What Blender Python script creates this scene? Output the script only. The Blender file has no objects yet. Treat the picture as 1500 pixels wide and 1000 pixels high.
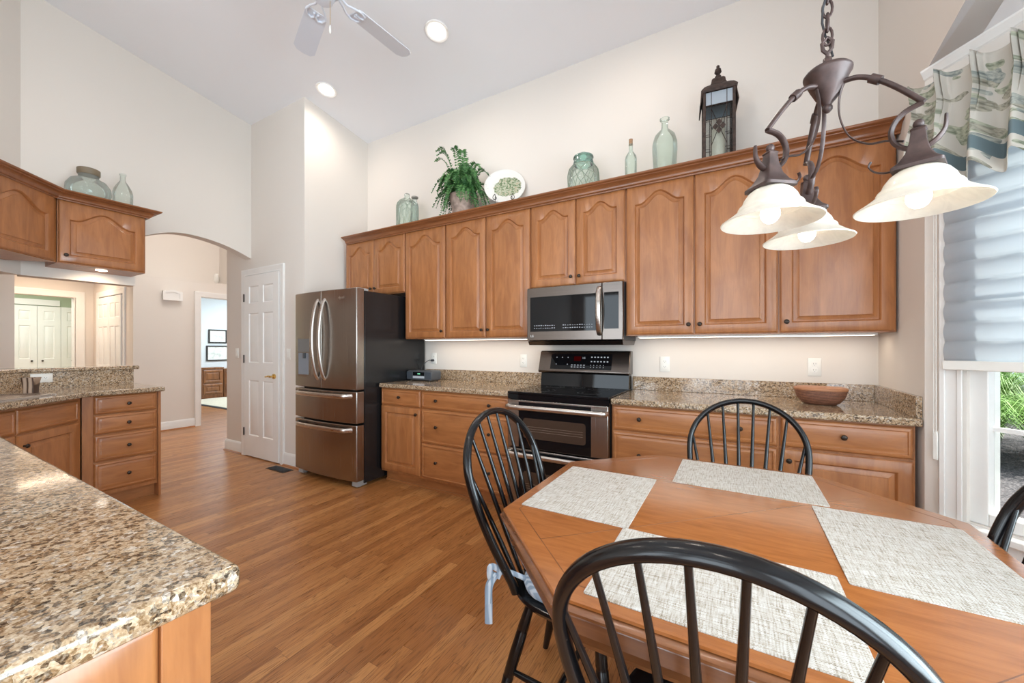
import bpy, bmesh, math, random
from mathutils import Vector, Matrix
random.seed(7)
SC = bpy.context.scene
COL = SC.collection
PI = math.pi
S2 = math.sqrt(0.5)

# ------------------------------------------------------------------ camera
FPX, TH, YH, CAMY, CAMZ = 568.0, math.radians(29.88), 508.8, -3.144, 1.243
cam = bpy.data.cameras.new('camera')
cam.sensor_fit = 'HORIZONTAL'; cam.sensor_width = 36.0
cam.lens = FPX * 36.0 / 1500.0
cam.shift_y = (YH - 500.0) / 1500.0
cam.clip_start = 0.02; cam.clip_end = 200
camo = bpy.data.objects.new('camera', cam); COL.objects.link(camo)
camo.location = (0, CAMY, CAMZ); camo.rotation_euler = (PI / 2, 0, TH)
SC.camera = camo

# ------------------------------------------------------------------ world, lights, exposure
SC.view_settings.view_transform = 'Standard'; SC.view_settings.look = 'None'
SC.view_settings.gamma = 1.0; SC.view_settings.exposure = 0.02
SC.view_settings.use_curve_mapping = False
world = bpy.data.worlds.new('daylight'); SC.world = world
world.use_nodes = True
wn = world.node_tree; wn.nodes.clear()
wo = wn.nodes.new('ShaderNodeOutputWorld'); wb = wn.nodes.new('ShaderNodeBackground')
wb.inputs[0].default_value = (0.78, 0.90, 1.0, 1); wb.inputs[1].default_value = 1.9
wn.links.new(wb.outputs[0], wo.inputs[0])

WARM = (1.0, 0.80, 0.60)
def light(name, kind, loc, energy, color=(1, 1, 1), rot=(0, 0, 0), size=None, size_y=None, spot=None, blend=1.0, spread=None):
    l = bpy.data.lights.new(name, kind); l.energy = energy; l.color = color
    if kind == 'AREA':
        l.shape = 'RECTANGLE'; l.size = size; l.size_y = size_y or size
        if spread: l.spread = spread
    if kind == 'SPOT':
        l.spot_size = spot; l.spot_blend = blend; l.shadow_soft_size = size or 0.05
    if kind == 'POINT': l.shadow_soft_size = size or 0.05
    o = bpy.data.objects.new(name, l); COL.objects.link(o); o.location = loc; o.rotation_euler = rot
    return o
CANS = [(-3.487, -0.744), (-2.072, -0.747), (-0.66, -0.747), (-3.3, -2.9), (-1.4, -3.3), (0.0, -3.4)]
def ceil_z(y): return 3.667 - 0.155 * y
for i, (x, y) in enumerate(CANS):
    light('can_lamp', 'SPOT', (x, y, ceil_z(y) - 0.03), 27, (1.0, 0.89, 0.78), (0, 0, 0), 0.06, spot=math.radians(172), blend=1.0)
light('pass_lamp', 'SPOT', (-4.60, -2.04, 1.872), 9, WARM, (0, math.radians(30), 0), 0.02, spot=math.radians(140))
light('hall_fill', 'AREA', (-6.1, -0.6, 4.1), 44, (1.0, 0.95, 0.90), (0, 0, 0), 1.2)  # added fill under the hall ceiling, no fixture modelled
light('closet_fill', 'AREA', (-8.2, -1.7, 2.36), 26, (1.0, 0.80, 0.60), (0, 0, 0), 0.6)  # unseen fill added to brighten the passage by the closet
light('laundry_fill', 'AREA', (-9.9, -1.6, 2.38), 26, (0.93, 1.0, 0.90), (0, 0, 0), 0.8)  # added overhead fill for the laundry, there is no window
light('office_fill', 'AREA', (-9.8, 2.2, 2.6), 90, (0.88, 0.95, 1.0), (0, 0, 0), 1.5)  # added overhead fill that lifts the office walls, not a window

DAY = (0.80, 0.91, 1.0)
for lx in (-2.35, -0.30):
    light('rear_fill', 'AREA', (lx, -6.62, 1.35), 54, DAY, (PI / 2, 0, 0), 1.5, 2.2)  # unseen soft fill added behind the camera, standing in for daylight
    light('rear_upper_fill', 'AREA', (lx, -6.62, 3.45), 10, DAY, (PI / 2, 0, 0), 1.5, 1.2)  # added upper fill to lighten the ceiling from behind
light('bay_window_light', 'AREA', (1.72, -2.45, 1.42), 160, (0.76, 0.89, 1.0), (PI / 2, 0, PI / 2), 1.6, 1.75)

light('bay_side_fill', 'AREA', (1.02, -3.68, 1.42), 26, (0.74, 0.88, 1.0), (PI / 2, 0, PI / 4), 0.7, 1.75)  # added cool fill in front of the solid rear bay wall
sunl = light('sun', 'SUN', (6, 6, 9), 14.0, (1.0, 0.95, 0.86)); sunl.rotation_euler = Vector((-0.36, -0.34, -0.87)).to_track_quat('-Z', 'Y').to_euler(); sunl.data.angle = 0.02

# ------------------------------------------------------------------ node materials
MATS = {}
class NT:
    def __init__(s, name):
        s.m = bpy.data.materials.new(name); s.m.use_nodes = True
        s.t = s.m.node_tree; s.t.nodes.clear()
        s.out = s.t.nodes.new('ShaderNodeOutputMaterial')
    def n(s, typ, **kw):
        nd = s.t.nodes.new(typ)
        for k, v in kw.items():
            if k.startswith('i_'):
                k2 = k[2:]; k2 = int(k2) if k2.isdigit() else k2
                s.set(nd.inputs[k2], v)
            else: setattr(nd, k, v)
        return nd
    def set(s, inp, v):
        if isinstance(v, bpy.types.NodeSocket): s.t.links.new(v, inp)
        else: inp.default_value = v
    def math(s, op, a, b=0.0, c=None):
        nd = s.t.nodes.new('ShaderNodeMath'); nd.operation = op
        s.set(nd.inputs[0], a); s.set(nd.inputs[1], b)
        if c is not None: s.set(nd.inputs[2], c)
        return nd.outputs[0]
    def mix(s, f, a, b, mode='MIX'):
        nd = s.t.nodes.new('ShaderNodeMixRGB'); nd.blend_type = mode
        s.set(nd.inputs[0], f); s.set(nd.inputs[1], a); s.set(nd.inputs[2], b)
        return nd.outputs[0]
    def ramp(s, f, stops, interp='LINEAR'):
        nd = s.t.nodes.new('ShaderNodeValToRGB'); cr = nd.color_ramp; cr.interpolation = interp
        while len(cr.elements) > 1: cr.elements.remove(cr.elements[-1])
        cr.elements[0].position = stops[0][0]; cr.elements[0].color = (*stops[0][1], 1)
        for p, c in stops[1:]:
            e = cr.elements.new(p); e.color = (*c, 1)
        s.set(nd.inputs[0], f); return nd.outputs[0]
    def coord(s, scale=(1, 1, 1), rot=(0, 0, 0), rnd=False, kind='Object'):
        tc = s.n('ShaderNodeTexCoord'); v = tc.outputs[kind]
        if rnd:
            oi = s.n('ShaderNodeObjectInfo')
            r = s.n('ShaderNodeVectorMath', operation='SCALE'); r.inputs[0].default_value = (7.3, 3.1, 9.7)
            s.set(r.inputs['Scale'], oi.outputs['Random'])
            a = s.n('ShaderNodeVectorMath', operation='ADD'); s.set(a.inputs[0], v); s.set(a.inputs[1], r.outputs[0]); v = a.outputs[0]
        mp = s.n('ShaderNodeMapping'); s.set(mp.inputs[0], v)
        mp.inputs['Rotation'].default_value = rot; mp.inputs['Scale'].default_value = scale
        return mp.outputs[0]
    def noise(s, vec, scale, detail=3, rough=0.5, dist=0.0):
        nd = s.n('ShaderNodeTexNoise'); s.set(nd.inputs['Vector'], vec)
        nd.inputs['Scale'].default_value = scale; nd.inputs['Detail'].default_value = detail
        nd.inputs['Roughness'].default_value = rough; nd.inputs['Distortion'].default_value = dist
        return nd.outputs[0]
    def bsdf(s, **kw):
        b = s.n('ShaderNodeBsdfPrincipled')
        for k, v in kw.items():
            k = k.replace('_', ' ')
            if isinstance(v, tuple) and len(v) == 3: v = (*v, 1)
            s.set(b.inputs[k], v)
        s.t.links.new(b.outputs[0], s.out.inputs[0]); return b
    def bump(s, b, h, strength=0.2, dist=0.002):
        n = s.n('ShaderNodeBump'); n.inputs['Strength'].default_value = strength; n.inputs['Distance'].default_value = dist
        s.set(n.inputs['Height'], h); s.set(b.inputs['Normal'], n.outputs[0])

def plain(name, col, rough=0.5, metal=0.0, coat=0.0, var=0.05, vscale=6.0, **kw):
    if name in MATS: return MATS[name]
    t = NT(name); v = t.coord()
    n = t.noise(v, vscale, 3)
    lo = tuple(c * (1 - var) for c in col); hi = tuple(min(1, c * (1 + var)) for c in col)
    c = t.ramp(n, [(0.3, lo), (0.7, hi)])
    t.bsdf(Base_Color=c, Roughness=rough, Metallic=metal, Coat_Weight=coat, Coat_Roughness=0.1, **kw)
    MATS[name] = t.m; return t.m

def wall_paint(name, col, rough=0.85):
    t = NT(name); v = t.coord()
    c = t.ramp(t.noise(v, 1.3, 3), [(0.3, tuple(x * 0.985 for x in col)), (0.7, col)])
    b = t.bsdf(Base_Color=c, Roughness=rough)
    t.bump(b, t.noise(v, 220, 2), 0.06, 0.001); return t.m

def wood(name, axis, dark, light_, rough=0.36, coat=0.25, fine=1.0, rnd=True, con=0.15):
    t = NT(name)
    sc = [9.0, 9.0, 9.0]; sc['xyz'.index(axis)] = 1.6
    v = t.coord(tuple(x * fine for x in sc), rnd=rnd)
    n1 = t.noise(v, 2.2, 5, 0.6, 0.6)
    sc2 = [90.0, 90.0, 90.0]; sc2['xyz'.index(axis)] = 3.0
    n2 = t.noise(t.coord(tuple(x * fine for x in sc2), rnd=rnd), 2.0, 2)
    f = t.math('ADD', t.math('MULTIPLY', n1, 0.82), t.math('MULTIPLY', n2, 0.18))
    mid = tuple((a + b) / 2 for a, b in zip(dark, light_))
    c = t.ramp(f, [(0.5 - con, dark), (0.5, mid), (0.5 + con, light_)])
    b = t.bsdf(Base_Color=c, Roughness=rough, Coat_Weight=coat, Coat_Roughness=0.18)
    t.bump(b, n2, 0.05, 0.001)
    return t.m

def granite(name):
    t = NT(name); v = t.coord()
    w = t.n('ShaderNodeTexNoise'); t.set(w.inputs['Vector'], v); w.inputs['Scale'].default_value = 55; w.inputs['Detail'].default_value = 2
    vv = t.n('ShaderNodeVectorMath', operation='MULTIPLY_ADD'); t.set(vv.inputs[0], w.outputs['Color']); vv.inputs[1].default_value = (0.012, 0.012, 0.012); t.set(vv.inputs[2], v)
    vo = t.n('ShaderNodeTexVoronoi'); t.set(vo.inputs['Vector'], vv.outputs[0]); vo.inputs['Scale'].default_value = 150
    sep = t.n('ShaderNodeSeparateColor'); t.set(sep.inputs[0], vo.outputs['Color'])
    n = t.noise(v, 32, 4, 0.75); big = t.noise(v, 13, 2, 0.5)
    f = t.math('ADD', t.math('ADD', t.math('MULTIPLY', sep.outputs[0], 0.42), t.math('MULTIPLY', n, 0.54)), t.math('MULTIPLY', big, 0.12))
    c = t.ramp(f, [(0.0, (0.012, 0.009, 0.008)), (0.33, (0.050, 0.028, 0.016)), (0.41, (0.22, 0.125, 0.058)), (0.49, (0.42, 0.285, 0.17)),
                   (0.60, (0.56, 0.425, 0.29)), (0.69, (0.31, 0.255, 0.21)), (0.74, (0.68, 0.60, 0.51))], 'CONSTANT')
    n3 = t.noise(v, 260, 2, 0.6)
    c = t.mix(0.30, c, t.ramp(n3, [(0.38, (0.06, 0.04, 0.025)), (0.52, (0.42, 0.29, 0.17)), (0.66, (0.70, 0.59, 0.46))]), 'MIX')
    t.bsdf(Base_Color=c, Roughness=0.07, Specular_IOR_Level=0.55); return t.m

def floor_mat():
    t = NT('oak_floor'); tc = t.n('ShaderNodeTexCoord')
    sp = t.n('ShaderNodeSeparateXYZ'); t.set(sp.inputs[0], tc.outputs['Object'])
    W, L = 0.0572, 0.95
    x, y = sp.outputs[0], sp.outputs[1]
    row = t.math('FLOOR', t.math('DIVIDE', x, W))
    wn1 = t.n('ShaderNodeTexWhiteNoise', noise_dimensions='1D'); t.set(wn1.inputs['W'], row)
    yy = t.math('ADD', t.math('DIVIDE', y, L), t.math('MULTIPLY', wn1.outputs['Value'], 7.0))
    idx = t.math('FLOOR', yy)
    cb = t.n('ShaderNodeCombineXYZ'); t.set(cb.inputs[0], row); t.set(cb.inputs[1], idx)
    wn2 = t.n('ShaderNodeTexWhiteNoise', noise_dimensions='2D'); t.set(wn2.inputs['Vector'], cb.outputs[0])
    r = wn2.outputs['Value']
    # grain: stretched noise shifted for every plank
    gx = t.math('ADD', t.math('MULTIPLY', x, 20.0), t.math('MULTIPLY', r, 57.0))
    gy = t.math('ADD', t.math('MULTIPLY', y, 1.3), t.math('MULTIPLY', r, 31.0))
    cg = t.n('ShaderNodeCombineXYZ'); t.set(cg.inputs[0], gx); t.set(cg.inputs[1], gy)
    g1 = t.noise(cg.outputs[0], 1.6, 3, 0.55, 0.5)
    rings = t.math('FRACT', t.math('MULTIPLY', g1, 9.0))
    rings = t.math('ABSOLUTE', t.math('SUBTRACT', rings, 0.5))
    cg2 = t.n('ShaderNodeCombineXYZ'); t.set(cg2.inputs[0], t.math('MULTIPLY', gx, 12.0)); t.set(cg2.inputs[1], t.math('MULTIPLY', gy, 4.0))
    g2 = t.noise(cg2.outputs[0], 1.0, 2)
    tone = t.ramp(r, [(0.0, (0.31, 0.120, 0.036)), (0.35, (0.37, 0.150, 0.047)), (0.7, (0.43, 0.185, 0.060)), (1.0, (0.51, 0.24, 0.084))])
    grain = t.math('ADD', t.math('MULTIPLY', rings, 0.9), t.math('MULTIPLY', g2, 0.55))
    gr = t.ramp(grain, [(0.2, (0.44, 0.38, 0.33)), (0.42, (0.95, 0.94, 0.93)), (0.8, (1.14, 1.14, 1.12))])
    c = t.mix(1.0, tone, gr, 'MULTIPLY')
    fx = t.math('FRACT', t.math('DIVIDE', x, W)); fy = t.math('FRACT', yy)
    gap = t.math('MAXIMUM', t.math('LESS_THAN', fx, 0.022), t.math('LESS_THAN', fy, 0.0016))
    c = t.mix(t.math('MULTIPLY', gap, 0.55), c, (0.05, 0.022, 0.01, 1))
    b = t.bsdf(Base_Color=c, Roughness=t.math('ADD', 0.24, t.math('MULTIPLY', g2, 0.10)), Specular_IOR_Level=0.55)
    t.bump(b, t.math('SUBTRACT', t.math('MULTIPLY', g2, 0.15), gap), 0.08, 0.001)
    return t.m

def steel(name, col, rough=0.28, axis='x'):
    t = NT(name); sc = [260.0] * 3; sc['xyz'.index(axis)] = 2.0
    n = t.noise(t.coord(tuple(sc)), 1.0, 2)
    c = t.ramp(n, [(0.3, tuple(x * 0.93 for x in col)), (0.7, tuple(min(1, x * 1.05) for x in col))])
    b = t.bsdf(Base_Color=c, Roughness=t.math('ADD', rough - 0.03, t.math('MULTIPLY', n, 0.06)), Metallic=1.0)
    return t.m

def thin_glass(name, tint, refl=1.0, ior=1.5, body=0.0):
    t = NT(name)
    v = t.coord(); n = t.noise(v, 18, 2)
    c = t.ramp(n, [(0.3, tuple(x * 0.96 for x in tint)), (0.7, tint)])
    tr = t.n('ShaderNodeBsdfTransparent'); t.set(tr.inputs[0], c)
    gl = t.n('ShaderNodeBsdfGlossy'); gl.inputs['Roughness'].default_value = 0.03
    lw = t.n('ShaderNodeFresnel'); lw.inputs[0].default_value = ior
    bm_ = t.n('ShaderNodeBump'); bm_.inputs['Strength'].default_value = 0.15; bm_.inputs['Distance'].default_value = 0.004
    t.set(bm_.inputs['Height'], n); t.set(gl.inputs['Normal'], bm_.outputs[0]); t.set(lw.inputs['Normal'], bm_.outputs[0])
    mx = t.n('ShaderNodeMixShader'); t.set(mx.inputs[0], t.math('MULTIPLY', lw.outputs[0], refl))
    base = tr.outputs[0]
    if body > 0:
        d = t.n('ShaderNodeBsdfDiffuse'); d.inputs[0].default_value = (*[x * 0.9 for x in tint], 1)
        m2 = t.n('ShaderNodeMixShader'); m2.inputs[0].default_value = body
        t.set(m2.inputs[1], base); t.set(m2.inputs[2], d.outputs[0]); base = m2.outputs[0]
    t.set(mx.inputs[1], base); t.set(mx.inputs[2], gl.outputs[0])
    t.t.links.new(mx.outputs[0], t.out.inputs[0]); return t.m

def emit(name, col, strength):
    t = NT(name); e = t.n('ShaderNodeEmission'); e.inputs[0].default_value = (*col, 1); e.inputs[1].default_value = strength
    t.t.links.new(e.outputs[0], t.out.inputs[0]); return t.m

def translucent(name, col, tcol, mixf=0.5, rough=0.4, veins=False, band=None):
    t = NT(name); v = t.coord()
    n = t.noise(v, 22 if veins else 8, 4, 0.6, 1.5 if veins else 0)
    c = t.ramp(n, [(0.35, tuple(x * (0.86 if veins else 0.97) for x in col)), (0.6, col)])
    p = t.n('ShaderNodeBsdfPrincipled'); t.set(p.inputs['Base Color'], c); p.inputs['Roughness'].default_value = rough
    tr = t.n('ShaderNodeBsdfTranslucent'); tr.inputs[0].default_value = (*tcol, 1)
    mx = t.n('ShaderNodeMixShader'); mx.inputs[0].default_value = mixf
    t.set(mx.inputs[1], p.outputs[0]); t.set(mx.inputs[2], tr.outputs[0])
    t.t.links.new(mx.outputs[0], t.out.inputs[0]); return t.m

PAINT = wall_paint('wall_paint', (0.755, 0.695, 0.635))
CEILP = wall_paint('ceiling_paint', (0.86, 0.855, 0.875))
HALLP = PAINT
OFFP = wall_paint('office_paint', (0.70, 0.76, 0.79))
GREENP = wall_paint('green_paint', (0.42, 0.48, 0.34))
TRIM = plain('white_trim', (0.84, 0.82, 0.79), 0.35, coat=0.1, var=0.02)
WOODV = wood('maple_vertical', 'z', (0.300, 0.108, 0.034), (0.435, 0.172, 0.057))
WOODH = wood('maple_horizontal', 'x', (0.300, 0.108, 0.034), (0.435, 0.172, 0.057))
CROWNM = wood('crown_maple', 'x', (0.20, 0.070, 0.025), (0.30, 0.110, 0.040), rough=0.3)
GRAN = granite('granite')
FLOOR = floor_mat()
STEEL = steel('dark_steel', (0.36, 0.325, 0.295), 0.24, 'x')
STEELV = steel('dark_steel_upright', (0.36, 0.325, 0.295), 0.26, 'z')
BRIGHT = steel('bright_steel', (0.56, 0.51, 0.47), 0.28, 'x')
DSTEEL = steel('black_steel', (0.155, 0.130, 0.115), 0.24, 'x')
BLACKG = plain('black_glass', (0.005, 0.005, 0.006), 0.04, var=0.0, Specular_IOR_Level=0.25)
BLACKP = plain('black_enamel', (0.012, 0.012, 0.013), 0.22, var=0.2)
DARKP = plain('dark_plastic', (0.03, 0.03, 0.033), 0.4)
BRONZE = plain('dark_bronze', (0.035, 0.024, 0.018), 0.35, metal=0.6)
BRASS = plain('brass', (0.72, 0.50, 0.18), 0.2, metal=1.0)
WHITEP = plain('white_plastic', (0.82, 0.80, 0.75), 0.35, var=0.01)
SLOT = plain('slot_dark', (0.03, 0.028, 0.025), 0.6)

# ------------------------------------------------------------------ mesh helpers
def box(bm, x0, x1, y0, y1, z0, z1):
    vs = [bm.verts.new(p) for p in ((x0, y0, z0), (x1, y0, z0), (x1, y1, z0), (x0, y1, z0), (x0, y0, z1), (x1, y0, z1), (x1, y1, z1), (x0, y1, z1))]
    for f in ((0, 3, 2, 1), (4, 5, 6, 7), (0, 1, 5, 4), (1, 2, 6, 5), (2, 3, 7, 6), (3, 0, 4, 7)):
        bm.faces.new([vs[i] for i in f])
def rings_loft(bm, rings, cap0=False, cap1=False, closed=True):
    R = [[bm.verts.new(p) for p in r] for r in rings]
    for a, b in zip(R[:-1], R[1:]):
        n = len(a)
        for i in range(n if closed else n - 1):
            j = (i + 1) % n
            bm.faces.new((a[i], a[j], b[j], b[i]))
    if cap0: bm.faces.new(list(reversed(R[0])))
    if cap1: bm.faces.new(R[-1])
    return R
def lathe(bm, prof, seg=24, c=(0, 0, 0), cap0=False, cap1=False):
    rings = [[(c[0] + r * math.cos(2 * PI * k / seg), c[1] + r * math.sin(2 * PI * k / seg), c[2] + z) for k in range(seg)] for r, z in prof]
    rings_loft(bm, rings, cap0, cap1)
def tube(bm, pts, r, seg=10, closed=False, caps=True, flat=None, up=None):
    pts = [Vector(p) for p in pts]; n = len(pts)
    rr = r if isinstance(r, (list, tuple)) else [r] * n
    tang = []
    for i in range(n):
        if closed: t = pts[(i + 1) % n] - pts[i - 1]
        else: t = pts[min(i + 1, n - 1)] - pts[max(i - 1, 0)]
        tang.append(t.normalized())
    u = Vector(up) if up else (Vector((0, 0, 1)) if abs(tang[0].z) < 0.9 else Vector((1, 0, 0)))
    a = (u - tang[0] * u.dot(tang[0])).normalized(); rings = []
    for i in range(n):
        t = tang[i]; a = (a - t * a.dot(t))
        a = a.normalized() if a.length > 1e-6 else Vector((1, 0, 0)); b = t.cross(a)
        fa, fb = flat if flat else (1, 1)
        rings.append([tuple(pts[i] + a * (rr[i] * fa * math.cos(2 * PI * k / seg)) + b * (rr[i] * fb * math.sin(2 * PI * k / seg))) for k in range(seg)])
    if closed: rings.append(rings[0])
    rings_loft(bm, rings, caps and not closed, caps and not closed)
    if closed: bmesh.ops.remove_doubles(bm, verts=bm.verts, dist=1e-6)
def prism(bm, poly, z0, z1):
    rings_loft(bm, [[(x, y, z0) for x, y in poly], [(x, y, z1) for x, y in poly]], True, True)
def prism_x(bm, poly, x0, x1):
    rings_loft(bm, [[(x0, y, z) for y, z in poly], [(x1, y, z) for y, z in poly]], True, True)
def cyl(bm, c, r, h, seg=20, axis='z', r2=None):
    r2 = r if r2 is None else r2
    rings = []
    for rr, d in ((r, 0), (r2, h)):
        ring = []
        for k in range(seg):
            ca, sa = rr * math.cos(2 * PI * k / seg), rr * math.sin(2 * PI * k / seg)
            p = {'z': (ca, sa, d), 'y': (ca, d, sa), 'x': (d, ca, sa)}[axis]
            ring.append(tuple(Vector(c) + Vector(p)))
        rings.append(ring)
    rings_loft(bm, rings, True, True)
def sphere(bm, c, r, seg=16, sz=1.0):
    n = seg // 2
    prof = [(max(r * math.sin(PI * i / n), r * 0.02), -r * sz * math.cos(PI * i / n)) for i in range(n + 1)]
    lathe(bm, prof, seg, c, True, True)
def sweep_profile(bm, path, prof, closed=False):
    # path: list of (x, y); prof: list of (outward offset to the right of travel, z)
    P = [Vector(p) for p in path]; n = len(P); rings = []
    for i in range(n):
        d0 = (P[i] - P[i - 1]).normalized() if (i > 0 or closed) else None
        d1 = (P[(i + 1) % n] - P[i]).normalized() if (i < n - 1 or closed) else None
        if d0 is None: d0 = d1
        if d1 is None: d1 = d0
        n0 = Vector((d0.y, -d0.x)); n1 = Vector((d1.y, -d1.x))
        m = (n0 + n1).normalized(); k = 1.0 / max(0.3, m.dot(n0))
        rings.append([(P[i].x + m.x * o * k, P[i].y + m.y * o * k, z) for o, z in prof])
    if closed: rings.append(rings[0])
    rings_loft(bm, rings, not closed, not closed)
    if closed: bmesh.ops.remove_doubles(bm, verts=bm.verts, dist=1e-6)

def obj(name, bm, mat, parent=None, loc=(0, 0, 0), rot=(0, 0, 0), smooth=35, bevel=0.0, bseg=2):
    bmesh.ops.recalc_face_normals(bm, faces=bm.faces)
    me = bpy.data.meshes.new(name); bm.to_mesh(me); bm.free()
    for m in (mat if isinstance(mat, list) else [mat]): me.materials.append(m)
    if smooth:
        me.polygons.foreach_set('use_smooth', [True] * len(me.polygons))
        me.set_sharp_from_angle(angle=math.radians(smooth))
    o = bpy.data.objects.new(name, me); COL.objects.link(o)
    o.location = loc; o.rotation_euler = rot
    if parent is not None: o.parent = parent
    if bevel > 0:
        b = o.modifiers.new('bevel', 'BEVEL'); b.width = bevel; b.segments = bseg; b.limit_method = 'ANGLE'; b.angle_limit = math.radians(40)
        b.harden_normals = False
    return o
def B(): return bmesh.new()
def tag(o, label, cat, group=None):
    o['label'] = label; o['category'] = cat
    if group: o['group'] = group
    return o
def thing(name, label, cat, loc=(0, 0, 0), rz=0.0, group=None):
    o = bpy.data.objects.new(name, None); COL.objects.link(o); o.empty_display_size = 0.05
    o.location = loc; o.rotation_euler = (0, 0, rz); return tag(o, label, cat, group)
def struct(name, bm, mat, **kw):
    o = obj(name, bm, mat, **kw)
    if not kw.get('parent'): o['kind'] = 'structure'
    return o
def sbox(name, mat, *b, **kw):
    bm = B(); box(bm, *b); return struct(name, bm, mat, **kw)
def pbox(name, mat, parent, *b, **kw):
    bm = B(); box(bm, *b); return obj(name, bm, mat, parent, **kw)
def text_obj(name, s, size, mat, parent, loc, rot, depth=0.0008):
    cu = bpy.data.curves.new(name, 'FONT'); cu.body = s; cu.size = size; cu.extrude = depth; cu.align_x = 'CENTER'; cu.align_y = 'CENTER'
    to = bpy.data.objects.new(name + '_tmp', cu); COL.objects.link(to)
    me = bpy.data.meshes.new_from_object(to.evaluated_get(bpy.context.evaluated_depsgraph_get()))
    bpy.data.objects.remove(to); bpy.data.curves.remove(cu)
    me.materials.clear(); me.materials.append(mat); me.name = name
    o = bpy.data.objects.new(name, me); COL.objects.link(o); o.location = loc; o.rotation_euler = rot; o.parent = parent
    return o

# ------------------------------------------------------------------ room shell
A = -4.803       # plane of the wall with the arch
PY = -0.781      # plane of the pantry wall
PX = -3.787      # side of the pantry block
WX = 0.755       # end wall right of the cabinets
WY = -0.66       # where the bay begins
def wallpoly_yz(name, x0, x1, poly, mat=PAINT):
    bm = B(); prism_x(bm, poly, x0, x1); return struct(name, bm, mat, smooth=0)

bm = B(); prism(bm, [(-11.6, -6.5), (0.86, -6.5), (0.86, -4.1), (1.60, -3.38), (1.60, -1.40), (0.90, -0.62), (0.87, 0.12), (-5.38, 0.12), (-5.38, 3.2), (-11.6, 3.2)], -0.08, 0.0); struct('floor', bm, FLOOR, smooth=0)
bm = B(); prism_x(bm, [(0.3, ceil_z(0.3)), (0.3, ceil_z(0.3) + 0.12), (-6.5, ceil_z(-6.5) + 0.12), (-6.5, ceil_z(-6.5))], -4.93, 1.0); struct('ceiling', bm, CEILP, smooth=0)
sbox('wall_back', PAINT, PX - 0.05, WX + 0.12, 0.0, 0.14, 0.0, 3.75, smooth=0)
bm = B(); prism_x(bm, [(PY, 0), (0.14, 0), (0.14, ceil_z(0.14)), (PY, ceil_z(PY))], A, PX); struct('wall_pantry', bm, PAINT, smooth=0)
sbox('wall_hall_right', PAINT, -5.36, A, PY, 0.14, 0.0, 3.6, smooth=0)

# wall with the arch: opening profile read along (Y, Z)
arch = [(-0.781, 2.258), (-0.93, 2.318), (-1.066, 2.358), (-1.2, 2.382), (-1.34, 2.392), (-1.46, 2.384), (-1.58, 2.351), (-1.71, 2.290), (-1.772, 2.245)]
def catmull(p, k=5):
    out = []
    for i in range(len(p) - 1):
        p0, p1, p2, p3 = p[max(i - 1, 0)], p[i], p[i + 1], p[min(i + 2, len(p) - 1)]
        for j in range(k):
            t = j / k
            out.append(tuple(0.5 * ((2 * b) + (-a + c) * t + (2 * a - 5 * b + 4 * c - d) * t * t + (-a + 3 * b - 3 * c + d) * t ** 3) for a, b, c, d in zip(p0, p1, p2, p3)))
    out.append(p[-1]); return out
poly = catmull(arch) + [(-1.772, 1.812), (-2.435, 1.806), (-2.435, ceil_z(-2.435)), (PY, ceil_z(PY))]
wallpoly_yz('wall_left', A - 0.125, A, poly)
# angled continuation of that wall
def angled(name, x, y, s0, s1, z0, z1, thick, mat, dx=S2, dy=-S2, out=1, **kw):
    # box from s0..s1 along (dx,dy) starting at (x,y), thickness away from the room
    nx, ny = (-dy * out, dx * out)
    p = [(x + dx * s0, y + dy * s0), (x + dx * s1, y + dy * s1)]
    q = [(p[1][0] + nx * thick, p[1][1] + ny * thick), (p[0][0] + nx * thick, p[0][1] + ny * thick)]
    bm = B(); prism(bm, p + q, z0, z1); return struct(name, bm, mat, smooth=0, **kw)
LX, LY = A, -2.435
angled('wall_left_angled', LX, LY, 0, 2.0, 1.806, 4.4, 0.125, PAINT, out=-1)
angled('wall_left_angled_end', LX, LY, 1.35, 2.0, 0.0, 1.806, 0.125, PAINT, out=-1)
sbox('wall_left_rear', PAINT, -3.51, -3.389, -6.5, -3.86, 0, 4.7, smooth=0)
for nm, b in (('wall_rear_left', (-3.5, -3.1, 0, 4.75)), ('wall_rear_middle', (-1.6, -1.05, 0, 4.75)), ('wall_rear_right', (0.45, 0.88, 0, 4.75))):
    sbox(nm, PAINT, b[0], b[1], -6.62, -6.5, b[2], b[3], smooth=0)
for nm, x0, x1 in (('left', -3.1, -1.6), ('right', -1.05, 0.45)):
    sbox('wall_rear_below_' + nm, PAINT, x0, x1, -6.62, -6.5, 0, 0.25, smooth=0); sbox('wall_rear_between_' + nm, PAINT, x0, x1, -6.62, -6.5, 2.45, 2.85, smooth=0)
    sbox('wall_rear_above_' + nm, PAINT, x0, x1, -6.62, -6.5, 4.05, 4.75, smooth=0)
# half wall under the raised bar
wallpoly_yz('wall_bar', A - 0.125, A, [(-1.786, 0), (-1.786, 1.045), (-2.435, 1.045), (-2.435, 0)])
angled('wall_bar_angled', LX, LY, 0, 1.35, 0.0, 1.045, 0.125, PAINT, out=-1)

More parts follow.
